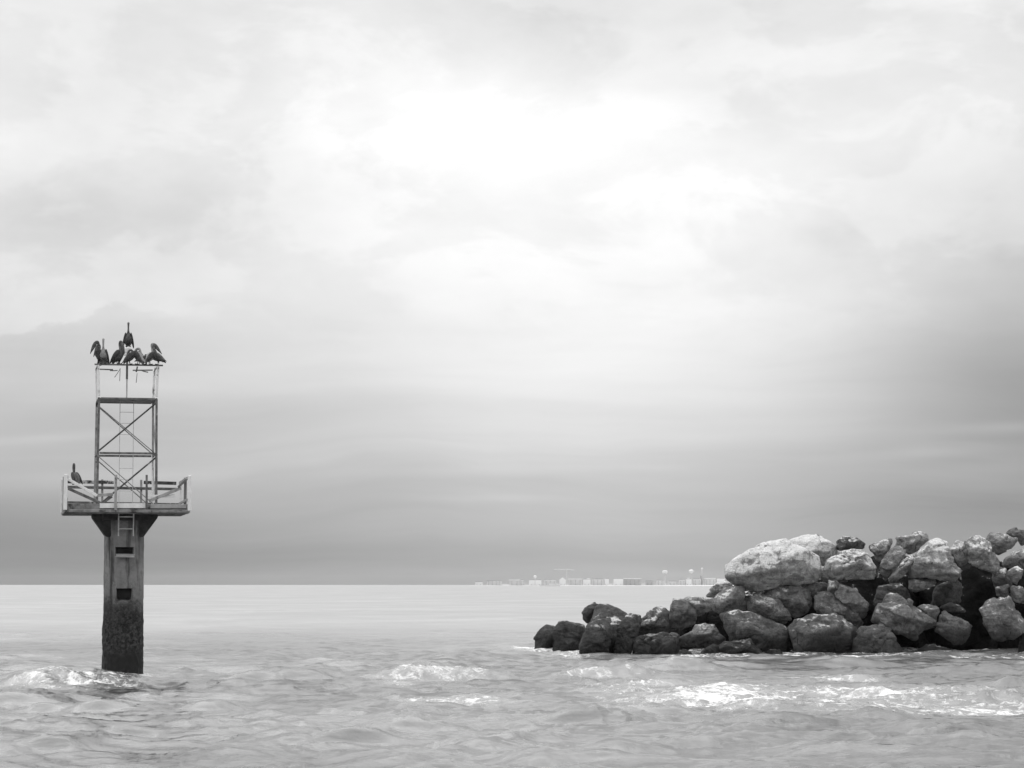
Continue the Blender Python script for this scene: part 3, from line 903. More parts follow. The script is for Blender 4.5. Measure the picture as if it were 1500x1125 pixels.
def bar(name, a, b, w, mat, parent, d=None, roll=0.0):
    return link(name, bar_mesh(name, a, b, w, d, roll, min(w, d or w) * 0.12), mat, parent)


def angle_bar(name, a, b, w, mat, parent, thick=0.014, roll=0.0):
    """an L-section steel member"""
    a, b = Vector(a), Vector(b)
    L_ = (b - a).length
    sec = [(-w / 2, -w / 2), (w / 2, -w / 2), (w / 2, -w / 2 + thick), (-w / 2 + thick, -w / 2 + thick), (-w / 2 + thick, w / 2), (-w / 2, w / 2)]
    bm = bmesh.new()
    lo = [bm.verts.new((x, y, -L_ / 2)) for x, y in sec]
    hi = [bm.verts.new((x, y, L_ / 2)) for x, y in sec]
    for i in range(6):
        bm.faces.new((lo[i], lo[(i + 1) % 6], hi[(i + 1) % 6], hi[i]))
    bm.faces.new(lo[::-1])
    bm.faces.new(hi)
    M = (b - a).normalized().to_track_quat('Z', 'Y').to_matrix().to_4x4() @ Matrix.Rotation(roll, 4, 'Z')
    M.translation = (a + b) / 2
    bm.transform(M)
    me = bpy.data.meshes.new(name)
    bm.to_mesh(me)
    bm.free()
    return link(name, me, mat, parent)


def tube(name, pts, rad, mat, parent, seg=8):
    bm = bmesh.new()
    rings = []
    pts = [Vector(p) for p in pts]
    rads = rad if isinstance(rad, (list, tuple)) else [rad] * len(pts)
    for i, p in enumerate(pts):
        d = (pts[min(i + 1, len(pts) - 1)] - pts[max(i - 1, 0)]).normalized()
        qd = d.to_track_quat('Z', 'Y')
        rings.append([bm.verts.new(p + qd @ Vector((rads[i] * math.cos(k * 2 * math.pi / seg), rads[i] * math.sin(k * 2 * math.pi / seg), 0))) for k in range(seg)])
    for r0, r1 in zip(rings, rings[1:]):
        for k in range(seg):
            bm.faces.new((r0[k], r0[(k + 1) % seg], r1[(k + 1) % seg], r1[k]))
    bm.faces.new(rings[0][::-1])
    bm.faces.new(rings[-1])
    me = bpy.data.meshes.new(name)
    bm.to_mesh(me)
    bm.free()
    for p_ in me.polygons:
        p_.use_smooth = len(p_.vertices) == 4
    return link(name, me, mat, parent)


Z_DECK_T, Z_DECK_B = tz(746), tz(753)
COL_R = 0.70


def build_column():
    nth, zs = 144, np.linspace(-3.0, Z_DECK_B - 0.02, 210)
    niches = [(tz(815), tz(802), 0.32, 0.60), (tz(884), tz(862), 0.285, 0.60)]
    # rows exactly on the niche edges
    zl = sorted(set([round(float(z), 4) for z in zs] + [round(v + e, 4) for n_ in niches for v in n_[:2] for e in (-0.006, 0.006)]))
    zs = np.array(zl)
    th = np.linspace(0, 2 * np.pi, nth, endpoint=False)
    for n_ in niches:
        half = n_[2] / COL_R
        for ed in (-half, half):
            c0 = -np.pi / 2 + ed
            for e in (-0.006, 0.006):
                j = np.argmin(np.abs(((th - c0 - e) + np.pi) % (2 * np.pi) - np.pi))
                th[j] = (c0 + e) % (2 * np.pi)
    th = np.sort(th)
    T, Zg = np.meshgrid(th, zs)
    P = np.stack([np.cos(T) * 1.3, np.sin(T) * 1.3, Zg * 0.8], -1)
    r = COL_R + 0.030 * fbm(P * 2.0, 4) + 0.022 * fbm(P * 7 + 5, 3)
    weed = np.clip((2.6 - Zg) / 1.2, 0, 1)
    r = r + weed * (0.07 * fbm(P * 5 + 2, 4) + 0.02)
    d = np.abs(((T + np.pi / 2) + np.pi) % (2 * np.pi) - np.pi)
    for z0, z1, hw, dep in niches:
        ins = (Zg > z0) & (Zg < z1) & (d < hw / COL_R)
        r = np.where(ins, r - dep * (1.0 if z1 > tz(840) else np.clip((Zg - z0) / (z1 - z0) * 1.3, 0, 1)), r)
    co = np.stack([r * np.cos(T), r * np.sin(T), Zg], -1)
    nr, nc = T.shape
    idx = np.arange(nr * nc).reshape(nr, nc)
    f = np.stack([idx[:-1, :], np.roll(idx, -1, 1)[:-1, :], np.roll(idx, -1, 1)[1:, :], idx[1:, :]], -1).reshape(-1, 4)
    me = np_mesh('column', co.reshape(-1, 3), f, True)
    me.set_sharp_from_angle(angle=R(40))
    return link('column', me, COLUMN, TW)


RECESS = mat_simple('recess_shade_black', 0.008, 0.018, 6, 0.95)  # near-black plates paint the dark of the hollow niches
col_o = build_column()
# tilted plate hanging out of the upper niche
bar('step_plate', (-0.32, -0.72, tz(814)), (0.34, -0.78, tz(814.5)), 0.30, STEEL_GREY, col_o, 0.035, 0.35)
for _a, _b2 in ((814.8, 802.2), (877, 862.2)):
    link('recess_shade_plate', mesh_blocks('recess_shade_plate', [(-0.30, 0.30, -0.56, -0.50, tz(_a) + 0.005, tz(_b2) - 0.005)]), RECESS, col_o)


def wedge(name, side):
    """a concrete corbel flaring from the column to the deck"""
    bm = bmesh.new()
    z0, z1 = tz(787), Z_DECK_B - 0.012
    xa, xb = 0.46 * side, 1.15 * side
    prof = [(xa, z0), (0.66 * side, z0 + 0.01), (xb, z1 - 0.12), (xb, z1), (xa, z1)]
    fr = [bm.verts.new((x, -0.50, z)) for x, z in prof]
    bk = [bm.verts.new((x, 0.50, z)) for x, z in prof]
    n = len(prof)
    for i in range(n):
        bm.faces.new((fr[i], fr[(i + 1) % n], bk[(i + 1) % n], bk[i]))
    bm.faces.new(fr)
    bm.faces.new(bk[::-1])
    bmesh.ops.recalc_face_normals(bm, faces=bm.faces)
    bmesh.ops.bevel(bm, geom=bm.edges[:], offset=0.02, segments=2, affect='EDGES')
    me = bpy.data.meshes.new(name)
    bm.to_mesh(me)
    bm.free()
    return link(name, me, CORBEL, TW)


CORBEL = mat_simple('dark_mottled_concrete', 0.035, 0.08, 3, 0.9, (0.16, 0.58, 0.70, 2.0))  # dark tone also serves the painted shade under the deck
wedge('corbel', -1)
wedge('corbel', 1)
link('deck_shade_block', mesh_blocks('deck_shade_block', [(-0.80, 0.80, -0.76, 0.76, tz(763), Z_DECK_B - 0.004)]), CORBEL, TW)  # added dark block, paints the shadow across the column top

HX, HY = 2.16, 2.05            # half the platform
# deck of planks laid across joists; each plank its own part
n_pl = 12
pw = 2 * HY / n_pl
for i in range(n_pl):
    y0 = -HY + i * pw
    jit = random.Random(i).uniform(-0.03, 0.03)
    bar('deck_plank', (-HX + 0.03 + jit, y0 + pw / 2, Z_DECK_T - 0.03), (HX - 0.03 + jit * 0.6, y0 + pw / 2, Z_DECK_T - 0.03), pw - 0.02, DECK, TW, 0.06, math.pi / 2)
zb = (Z_DECK_B + Z_DECK_T - 0.07) / 2
hb = (Z_DECK_T - 0.07) - Z_DECK_B
for y in (-HY, HY):
    bar('edge_beam', (-HX, y, zb), (HX, y, zb), hb, DECK, TW, 0.09, math.pi / 2)
for x in (-HX + 0.05, HX - 0.05):
    bar('edge_beam', (x, -HY + 0.06, zb - 0.003), (x, HY - 0.06, zb - 0.003), 0.09, DECK, TW, hb - 0.006)
for x in (-1.2, -0.4, 0.4, 1.2):
    bar('joist', (x, -HY + 0.06, zb - 0.004), (x, HY - 0.06, zb - 0.004), 0.07, DECK, TW, hb - 0.012)

# --- railing
ZR1, ZR2, ZR3 = tz(703), tz(710.5), tz(734)
posts = [(-HX + 0.02, -HY, 0.13, STEEL_WHITE), (-0.41, -HY, 0.095, STEEL_GREY), (0.66, -HY, 0.075, STEEL), (HX - 0.02, -HY, 0.12, STEEL_WHITE),
         (-HX + 0.02, HY, 0.10, STEEL_WHITE), (-0.7, HY, 0.08, STEEL_GREY), (0.7, HY, 0.08, STEEL_GREY), (HX - 0.02, HY, 0.10, STEEL_WHITE),
         (-HX + 0.02, 0, 0.09, STEEL_GREY), (HX - 0.02, 0, 0.10, STEEL)]
for x, y, w, m in posts:
    bar('railing_post', (x, y, Z_DECK_T - 0.1), (x + random.Random(x * 3 + y).uniform(-0.02, 0.02), y, ZR1 + 0.10), w, m, TW)
yb = HY - 0.085
bar('rail', (-HX + 0.1, yb, ZR1), (-0.30, yb, ZR1 - 0.01), 0.12, TIMBER, TW, 0.05, math.pi / 2)
bar('rail', (0.78, yb, ZR1 - 0.005), (HX - 0.2, yb, ZR1 - 0.03), 0.12, TIMBER, TW, 0.05, math.pi / 2)
bar('rail', (-HX + 0.1, yb, ZR2 - 0.01), (HX - 0.1, yb, ZR2 - 0.06), 0.10, STEEL, TW, 0.06, math.pi / 2)
bar('rail', (-HX + 0.1, yb, ZR3 + 0.01), (HX - 0.1, yb, ZR3 - 0.04), 0.08, STEEL, TW, 0.06, math.pi / 2)
for x in (-HX + 0.09, HX - 0.09):
    bar('rail', (x, -HY + 0.07, ZR1), (x, HY - 0.13, ZR1 - 0.02), 0.05, STEEL_GREY, TW, 0.10)
    bar('rail', (x, -HY + 0.07, ZR3), (x, HY - 0.13, ZR3 - 0.02), 0.05, STEEL_GREY, TW, 0.09)
yf = -HY + 0.10
# fallen front rails
bar('fallen_rail', (-HX + 0.12, yf, tz(706)), (-1.05, yf + 0.05, tz(729)), 0.10, STEEL_WHITE, TW, 0.05, math.pi / 2)
bar('fallen_rail', (-1.05, yf + 0.06, tz(728.5)), (-0.50, yf + 0.03, tz(727)), 0.11, STEEL_GREY, TW, 0.05, math.pi / 2)
bar('fallen_rail', (-HX + 0.12, yf + 0.07, tz(719)), (-0.95, yf + 0.1, tz(739)), 0.10, STEEL, TW, 0.05, math.pi / 2)
bar('fallen_rail', (-1.02, yf + 0.18, tz(745)), (-0.52, yf + 0.16, tz(730)), 0.07, STEEL, TW, 0.05, math.pi / 2)
bar('fallen_rail', (HX - 0.12, yf, tz(705)), (1.75, yf + 0.03, tz(716)), 0.08, STEEL, TW, 0.05, math.pi / 2)
bar('fallen_rail', (HX - 0.30, yf + 0.08, tz(717)), (0.75, yf + 0.12, tz(736)), 0.11, STEEL_GREY, TW, 0.05, math.pi / 2)
bar('fallen_rail', (HX - 0.5, yf + 0.15, tz(728)), (0.74, yf + 0.2, tz(729.5)), 0.10, STEEL_WHITE, TW, 0.04, math.pi / 2)
bar('kick_board', (-0.95, -HY + 0.11, tz(743.5)), (0.62, -HY + 0.11, tz(743)), 0.17, STEEL_WHITE, TW, 0.04, math.pi / 2)
bar('kick_board', (0.80, -HY + 0.11, tz(744)), (HX - 0.12, -HY + 0.11, tz(743.5)), 0.14, STEEL_GREY, TW, 0.04, math.pi / 2)

# --- lattice: four legs, beams, braces
Z0, Z1, Z2, Z3 = Z_DECK_T, tz(666), tz(587), tz(538)


def leg_xy(sx_, sy_, z):
    w = 1.035 + 0.03 * (z - Z0) / (Z0 - Z2)
    return Vector((0.02 + sx_ * w, sy_ * 1.0, z))


legm = {(-1, -1): STEEL, (1, -1): STEEL, (-1, 1): STEEL_GREY, (1, 1): STEEL_GREY}
for (sx_, sy_), m in legm.items():
    rl = {(-1, -1): 0, (1, -1): math.pi / 2, (1, 1): math.pi, (-1, 1): -math.pi / 2}[(sx_, sy_)]
    angle_bar('leg', leg_xy(sx_, sy_, Z1 + 0.005), leg_xy(sx_, sy_, Z2 - 0.005), 0.08, m, TW, 0.02, rl)
    angle_bar('leg', leg_xy(sx_, sy_, Z0 - 0.02), leg_xy(sx_, sy_, Z1 - 0.005), 0.085, STEEL_WHITE if (sx_ == 1 and sy_ == 1) else m, TW, 0.02, rl)
    # slender whitewashed posts of the top frame
    bar('post', leg_xy(sx_, sy_, Z2 + 0.09), leg_xy(sx_, sy_, Z3 - 0.02) + Vector((0.05 * sx_, 0, 0)), 0.085 if sx_ > 0 else 0.07, STEEL_WHITE, TW)


def ring(z, w, d, m, name):
    c = [leg_xy(*s_, z) for s_ in ((-1, -1), (1, -1), (1, 1), (-1, 1))]
    for i in range(4):
        a, b_ = c[i], c[(i + 1) % 4]
        e = (b_ - a).normalized() * 0.055
        off = Vector((0, 0, 0.002 * i))
        bar(name, a + e + off, b_ - e + off, w if i % 2 == 0 else d, m, TW, d if i % 2 == 0 else w, math.pi / 2 if i % 2 == 0 else 0)


ring(Z2, 0.075, 0.07, STEEL, 'cross_beam')
link('floor_plate', mesh_blocks('floor_plate', [(-1.0, 1.04, -0.96, 0.96, Z2 - 0.012, Z2 + 0.018)]), STEEL, TW)
ring(Z1, 0.075, 0.06, STEEL, 'cross_beam')
bar('top_rail', (-1.16, -1.0, Z3), (1.24, -1.0, Z3), 0.055, STEEL, TW, 0.06, math.pi / 2)
for sx_ in (-1, 1):
    bar('top_rail', (0.02 + sx_ * 1.05, -0.96, Z3 - 0.003), (0.02 + sx_ * 1.05, 1.0, Z3 - 0.003), 0.05, STEEL_GREY, TW, 0.05)
bar('broken_rail', (-0.98, 1.0, Z3), (-0.42, 1.0, Z3 - 0.01), 0.045, STEEL, TW, 0.05, math.pi / 2)
bar('broken_rail', (0.28, 1.0, Z3 - 0.02), (1.0, 1.0, Z3 - 0.0), 0.045, STEEL, TW, 0.05, math.pi / 2)
e1 = 0.05
for sy_, m, m2 in ((-1, STEEL, None), (1, STEEL_GREY, STEEL_GREY)):
    for za, zb_ in ((Z1, Z2), (Z0, Z1)):
        lo_l, lo_r = leg_xy(-1, sy_, za + 0.08), leg_xy(1, sy_, za + 0.08)
        hi_l, hi_r = leg_xy(-1, sy_, zb_ - 0.1), leg_xy(1, sy_, zb_ - 0.1)
        o1 = Vector((0, -0.02 * sy_, 0))
        if sy_ < 0:
            angle_bar('brace', lo_l + o1, hi_r + o1, 0.07, STEEL, TW, 0.014, 0.8)
            if za == Z0:
                angle_bar('brace', lo_r - o1 * 2, hi_l - o1 * 2, 0.035, STEEL_GREY, TW, 0.01, 0.8)
        else:
            angle_bar('brace', lo_r + o1, hi_l + o1, 0.045, STEEL_GREY, TW, 0.012, 0.8)
for sx_ in (-1, 1):
    for za, zb_ in ((Z1, Z2), (Z0, Z1)):
        angle_bar('brace', leg_xy(sx_, -1, za + 0.08) - Vector((0.02 * sx_, 0, 0)), leg_xy(sx_, 1, zb_ - 0.1) - Vector((0.02 * sx_, 0, 0)), 0.04, STEEL_GREY, TW, 0.012)
angle_bar('brace', leg_xy(-1, 0.2, Z2 - 0.15), leg_xy(1, 0.2, Z1 + 0.1), 0.035, STEEL_GREY, TW, 0.01, 0.8)


def ladder(x0, x1, y, z0, z1, step, r, m, skip=()):
    L0 = link('ladder', bar_mesh('ladder', (x0, y, z0), (x0, y, z1), r * 2.2, r * 1.4), m, TW)
    bar('stile', (x1, y, z0), (x1, y, z1), r * 2.2, m, L0, r * 1.4)
    z, i = z0 + step * 0.6, 0
    while z < z1:
        if i not in skip:
            tube('rung', [(x0 + r, y, z), (x1 - r, y, z)], r, m, L0, 6)
        z += step
        i += 1


ladder(-0.22, 0.26, -0.35, Z0, Z2 - 0.02, 0.40, 0.009, STEEL_PALE, (5,))
ladder(-0.25, 0.27, -HY + 0.22 + 0.85, tz(786), Z_DECK_T - 0.07, 0.42, 0.020, STEEL_PALE)

# --- top: pole, shelf and lantern, slack bits
zl0 = tz(521)
bar('lantern_pole', (0.02, -0.15, tz(556)), (0.02, -0.15, zl0), 0.075, STEEL, TW)
bar('lantern_pole', (0.02, -0.15, Z2 + 0.1), (0.02, -0.15, tz(556) - 0.002), 0.05, STEEL_PALE, TW)


def lathe(name, prof, mat, parent, loc, seg=20):
    bm = bmesh.new()
    rings = [[bm.verts.new((r * math.cos(k * 2 * math.pi / seg), r * math.sin(k * 2 * math.pi / seg), z)) for k in range(seg)] for r, z in prof]
    for r0, r1 in zip(rings, rings[1:]):
        for k in range(seg):
            bm.faces.new((r0[k], r0[(k + 1) % seg], r1[(k + 1) % seg], r1[k]))
    bm.faces.new(rings[0][::-1])
    bm.faces.new(rings[-1])
    me = bpy.data.meshes.new(name)
    bm.to_mesh(me)
    bm.free()
    return link(name, me, mat, parent, loc)


lan = lathe('lantern', [(0.17, 0), (0.17, 0.03), (0.10, 0.035), (0.10, 0.09), (0.13, 0.095), (0.13, 0.24), (0.09, 0.30), (0.05, 0.31)], LAMP, TW, (0.06, -0.15, zl0))
Z_LAN = zl0 + 0.31
for x0, x1, y, pz0, pz1, r in ((-0.62, -0.35, -0.95, 546.5, 546, 0.018), (-0.45, -0.25, -0.9, 556, 543, 0.012), (0.30, 0.34, -0.97, 548, 540, 0.03),
                               (0.45, 0.72, -0.95, 545, 548, 0.022), (0.33, 0.36, -0.5, 562, 548, 0.012), (-0.25, -0.24, -0.5, 560, 542, 0.012)):
    tube('hanging_rod', [(x0, y, tz(pz0)), ((x0 + x1) / 2, y, tz((pz0 + pz1) / 2) - 0.01), (x1, y, tz(pz1))], r, STEEL, TW, 6)
bar('hanging_plate', (0.95, -0.93, tz(553)), (0.96, -0.93, tz(541)), 0.06, STEEL, TW, 0.02)

COLUMN_XY = (_base.x, T_Y)
build_sea()

# ------------------------------------------------------------------ pelicans
PLUM = mat_simple('grey_brown_plumage', 0.06, 0.15, 9, 0.9, (0.20, 0.60, 0.72, 7.0))
PLUM_PALE = mat_simple('pale_breast_plumage', 0.22, 0.36, 9, 0.9)
WING = mat_simple('dark_wing_feathers', 0.03, 0.07, 12, 0.85, (0.16, 0.62, 0.74, 9.0))
LEGM = mat_simple('dark_webbed_foot', 0.03, 0.05, 9, 0.7)


def loft(name, rings_def, mat, parent, seg=14):
    """rings: (x, z, half width across, half height in plane); a continuous skin along a curved spine"""
    pts = [Vector((r[0], 0, r[1])) for r in rings_def]
    # catmull-rom refinement
    P, Q = [], []
    n = len(pts)
    for i in range(n - 1):
        for s_ in range(3):
            t = s_ / 3
            def cr(a, b, c, d):
                return 0.5 * ((2 * b) + (-a + c) * t + (2 * a - 5 * b + 4 * c - d) * t * t + (-a + 3 * b - 3 * c + d) * t ** 3)
            k = [max(0, i - 1), i, i + 1, min(n - 1, i + 2)]
            P.append(cr(*[pts[j] for j in k]))
            Q.append((max(0.003, cr(*[rings_def[j][2] for j in k])), max(0.003, cr(*[rings_def[j][3] for j in k]))))
    P.append(pts[-1])
    Q.append(rings_def[-1][2:4])
    bm = bmesh.new()
    rings = []
    for i, p in enumerate(P):
        d = (P[min(i + 1, len(P) - 1)] - P[max(i - 1, 0)]).normalized()
        nrm = Vector((-d.z, 0, d.x))
        rings.append([bm.verts.new(p + Vector((0, 1, 0)) * Q[i][0] * math.cos(k * 2 * math.pi / seg) + nrm * Q[i][1] * math.sin(k * 2 * math.pi / seg)) for k in range(seg)])
    for r0, r1 in zip(rings, rings[1:]):
        for k in range(seg):
            bm.faces.new((r0[k], r0[(k + 1) % seg], r1[(k + 1) % seg], r1[k]))
    bm.faces.new(rings[0][::-1])
    bm.faces.new(rings[-1])
    bmesh.ops.recalc_face_normals(bm, faces=bm.faces)
    me = bpy.data.meshes.new(name)
    bm.to_mesh(me)
    bm.free()
    for p_ in me.polygons:
        p_.use_smooth = True
    return link(name, me, mat, parent)


def pelican(label, loc, rz, pose='rest', size=1.0, body=None, tilt=0.0, flip=False):
    """faces +x; pose: rest (bill down on the breast), tall (neck straight up), tuck (head laid on the back), low"""
    root = empty('pelican', loc, rz)
    root.scale = (size,) * 3
    tag(root, label, 'pelican', 'pelicans perched on the light tower')
    if pose == 'low':
        trunk = [(-0.46, 0.12, 0.05, 0.012), (-0.36, 0.16, 0.07, 0.03), (-0.22, 0.21, 0.12, 0.10), (-0.02, 0.25, 0.155, 0.15), (0.14, 0.29, 0.13, 0.13)]
        neck = [(0.24, 0.34, 0.06, 0.07), (0.22, 0.43, 0.04, 0.045), (0.12, 0.45, 0.04, 0.04), (0.06, 0.44, 0.045, 0.05), (0.13, 0.43, 0.04, 0.05), (0.30, 0.40, 0.025, 0.03), (0.44, 0.36, 0.012, 0.014)]
        wing_c, wing_a, wl = (-0.10, 0.26), 0.28, 0.36
    else:
        trunk = [(-0.36, 0.03, 0.05, 0.012), (-0.30, 0.09, 0.07, 0.03), (-0.18, 0.18, 0.12, 0.10), (-0.04, 0.29, 0.15, 0.145), (0.06, 0.40, 0.125, 0.13)]
        wing_c, wing_a, wl = (-0.09, 0.27), 0.85, 0.35
        if pose == 'tall':
            neck = [(0.10, 0.50, 0.06, 0.065), (0.08, 0.60, 0.036, 0.038), (0.06, 0.72, 0.030, 0.032), (0.08, 0.82, 0.036, 0.038), (0.12, 0.865, 0.042, 0.044), (0.16, 0.83, 0.036, 0.05), (0.185, 0.70, 0.030, 0.055), (0.19, 0.50, 0.012, 0.016)]
        elif pose == 'tuck':
            neck = [(0.10, 0.50, 0.06, 0.065), (0.07, 0.57, 0.045, 0.05), (0.00, 0.60, 0.045, 0.05), (-0.06, 0.57, 0.04, 0.05), (-0.10, 0.48, 0.03, 0.05), (-0.16, 0.36, 0.015, 0.03)]
        else:
            neck = [(0.10, 0.49, 0.075, 0.085), (0.09, 0.57, 0.055, 0.06), (0.055, 0.65, 0.046, 0.05), (0.045, 0.73, 0.046, 0.05), (0.07, 0.80, 0.05, 0.055), (0.115, 0.805, 0.046, 0.058), (0.175, 0.735, 0.046, 0.072), (0.225, 0.635, 0.040, 0.070), (0.28, 0.515, 0.030, 0.048), (0.33, 0.40, 0.017, 0.022), (0.35, 0.34, 0.007, 0.009)]
    if flip:
        neck = [(2 * 0.05 - x_, z_, a_, b_) for x_, z_, a_, b_ in neck]
    M = Matrix.Rotation(-tilt, 3, 'Y')

    def tl(r_):
        v = M @ Vector((r_[0], 0, r_[1]))
        k_ = 1.14 if r_ in trunk else 1.0
        return (v.x, v.z + 0.01, r_[2] * k_, r_[3] * k_)
    loft('body', [tl(r_) for r_ in trunk + neck], body or PLUM, root)
    for s_ in (-1, 1):
        bm = bmesh.new()
        bmesh.ops.create_uvsphere(bm, u_segments=14, v_segments=8, radius=1.0)
        for v in bm.verts:
            x, y, z = v.co
            taper = 0.55 + 0.45 * max(-1, min(1, (x + 0.3)))
            v.co = Vector((x * wl, y * 0.045, z * 0.15 * taper - 0.04 * x * x))
        MW = Matrix.Translation(M @ Vector((wing_c[0], s_ * (0.148 if pose != 'low' else 0.16), wing_c[1])) + Vector((0, 0, 0.01))) @ Matrix.Rotation(-wing_a - tilt, 4, 'Y') @ Matrix.Rotation(-s_ * 0.16, 4, 'Z')
        bm.transform(MW)
        me = bpy.data.meshes.new('wing')
        bm.to_mesh(me)
        bm.free()
        for p_ in me.polygons:
            p_.use_smooth = True
        link('wing', me, WING, root)
        hip = M @ Vector((-0.06, 0, 0.20))
        fx = -0.02
        tube('leg', [(hip.x, s_ * 0.06, hip.z), (fx - 0.01, s_ * 0.06, 0.07), (fx, s_ * 0.06, 0.012), (fx + 0.05, s_ * 0.065, 0.010), (fx + 0.10, s_ * 0.07, 0.008)], [0.022, 0.014, 0.016, 0.018, 0.03], LEGM, root, 7)
    return root


def perch(px, py_foot, y_loc):
    """world point on the tower frame seen at a pixel column, at local depth y_loc"""
    Mw = Matrix.Translation(TW.location) @ Matrix.Rotation(0.203, 4, 'Z')
    # find local x so that the point projects on px
    lo, hi = -4.0, 4.0
    z = tz(py_foot)
    for _ in range(40):
        mid = (lo + hi) / 2
        w = Mw @ Vector((mid, y_loc, z))
        fy = w.y * math.cos(PITCH) + (w.z - CAM_H) * math.sin(PITCH)
        if 750 + F_PX * w.x / fy < px:
            lo = mid
        else:
            hi = mid
    return Mw @ Vector((lo, y_loc, z))


ZT = 537.0
pi = math.pi
yF, yB, yM = -1.0, 1.0, -0.1
pelican('pelican at the left corner of the top frame, bill pointing down left', perch(145.5, ZT - 1, yF + 0.10), pi + 0.3, 'rest', 0.92)
pelican('pelican partly hidden behind the left pair on the top frame', perch(147, ZT, -0.35), pi - 0.5, 'rest', 0.88)
pelican('upright pelican with pale breast and straight neck, second from the left', perch(151, ZT, yF), -pi / 2 + 0.1, 'tall', 0.98, PLUM_PALE, 0.1)
pelican('dark pelican left of the lantern, bill pointing down right', perch(174, ZT, yF), -0.75, 'rest', 0.95)
pelican('topmost pelican standing on the white lantern', (TW.location + Matrix.Rotation(0.203, 3, 'Z') @ Vector((0.05, -0.15, Z_LAN - 0.01))), -pi / 2 + 0.15, 'tall', 0.96, PLUM, 0.1)
pelican('hunched dark pelican just right of the lantern pole', perch(191, ZT, yF), 0.25, 'tuck', 0.82)
pelican('hunched pelican with its head turned back, middle of the right group', perch(202, ZT, yF), pi - 0.4, 'tuck', 0.92, PLUM_PALE)
pelican('crouching pelican with raised bill, in the right group', perch(211, ZT, yF), 0.5, 'low', 0.74)
pelican('slender pelican with a straight pale neck near the right corner', perch(220, ZT, yF), 0.5, 'tall', 0.85, PLUM_PALE)
pelican('pelican at the right corner of the top frame, bill hanging down right', perch(231, ZT, yF), pi - 0.15, 'rest', 0.92, None, -0.25, True)
_rp = perch(110, 709, 0.2)
pelican('lone dark pelican perched on the left platform railing', (_rp.x, _rp.y, tz(710)), pi - 0.9, 'tall', 0.84)

# ------------------------------------------------------------------ the far shore
FAR = 6500.0
FPM = F_PX / FAR                                    # photograph pixels per metre over there
WALL_W = mat_simple('white_render_wall', 0.68, 0.78, 0.05, 0.9)
WALL_P = mat_simple('pale_wall', 0.50, 0.64, 0.05, 0.9)
WALL_G = mat_simple('grey_wall', 0.36, 0.46, 0.05, 0.9)
ROOF_G = mat_simple('grey_roof', 0.20, 0.30, 0.05, 0.9)
BEACH_M = mat_simple('pale_beach_sand', 0.62, 0.72, 0.01, 0.95)
SCRUB = mat_simple('shore_scrub', 0.22, 0.42, 0.03, 0.95)
GLASS = mat_simple('dark_window_glass', 0.05, 0.08, 0.05, 0.3)


def px_x(px, d=FAR):
    return at(px, HORIZON, d).x


def far_z(py, d=FAR):
    return at(850, py, d).z


# beach and low land
def build_land(name, px0, px1, d0, d1, top, mat, n=120, seed=3):
    xs = np.linspace(px_x(px0), px_x(px1), n)
    prof = top * (0.75 + 0.5 * np.abs(perlin(np.stack([xs * 0.006, xs * 0 + seed, xs * 0], -1))))
    taper = np.clip((xs - xs[0]) / 300, 0, 1)
    prof = prof * taper
    rows = [(d0, 0.0), (d0 + (d1 - d0) * 0.15, 0.8), (d0 + (d1 - d0) * 0.4, 1.0), (d1, 1.0), (d1 + 30, 0.0)]
    co = np.array([(x, d, -0.5 + (p_ + 0.5) * k) for d, k in rows for x, p_ in zip(xs, prof)])
    idx = np.arange(len(co)).reshape(len(rows), n)
    f = np.stack([idx[:-1, :-1], idx[:-1, 1:], idx[1:, 1:], idx[1:, :-1]], -1).reshape(-1, 4)
    return tag(link(name, np_mesh(name, co, f), mat), kind='structure')


build_land('beach', 880, 1900, FAR - 260, FAR + 900, 2.2, BEACH_M)
build_land('shore_land', 688, 930, FAR - 120, FAR + 800, 1.6, BEACH_M)  # pale sand added here to reflect light onto the building fronts


def far_building(label, x0, x1, ytop, mat, roof='flat', dd=0.0, dep=18, steps=()):
    d = FAR + dd
    xa, xb = px_x(x0, d), px_x(x1, d)
    zt = far_z(ytop + (HORIZON - ytop) * 0.18, d)
    root = empty('shore_building', ((xa + xb) / 2, d, 1.2))
    tag(root, label, 'building', 'pale buildings on the far shore')
    w, h = (xb - xa) / 2, zt - 1.2
    blocks = [(-w, w, 0, dep, 0, h)]
    for s0, s1, k in steps:
        blocks.append((-w + s0 * 2 * w, -w + s1 * 2 * w, 1.5, dep - 1.5, h + 0.01, h * k))
    link('wall', mesh_blocks('wall', blocks), mat, root)
    if roof == 'gable':
        me = bpy.data.meshes.new('roof')
        rh = h * 0.55
        me.from_pydata([(-w - 1, -1, h), (w + 1, -1, h), (w + 1, dep + 1, h), (-w - 1, dep + 1, h), (0, -1, h + rh), (0, dep + 1, h + rh)], [],
                       [(0, 1, 4), (2, 3, 5), (1, 2, 5, 4), (3, 0, 4, 5), (0, 3, 2, 1)])
        link('roof', me, WALL_W, root)
    elif roof == 'slab':
        link('roof', mesh_blocks('roof', [(-w - 1.2, w + 1.2, -1.5, dep + 1, h + 0.02, h + 1.8)]), WALL_W, root)
    else:
        link('roof', mesh_blocks('roof', [(-w + 0.5, w - 0.5, 0.5, dep - 0.5, h + 0.005, h + 0.9)]), ROOF_G, root)
    # rows of balconies and windows
    nst = max(1, int(h / 3.6)) if mat is not WALL_W else 1
    bl = []
    for s_ in range(nst):
        n = max(2, int(2 * w / 9))
        for i in range(n):
            cx = -w + (i + 0.5) * 2 * w / n
            bl.append((cx - 0.7, cx + 0.7, -0.06, -0.01, s_ * 3.6 + 1.2, s_ * 3.6 + 2.4))
    link('window', mesh_blocks('window', bl), GLASS, root)
    return root


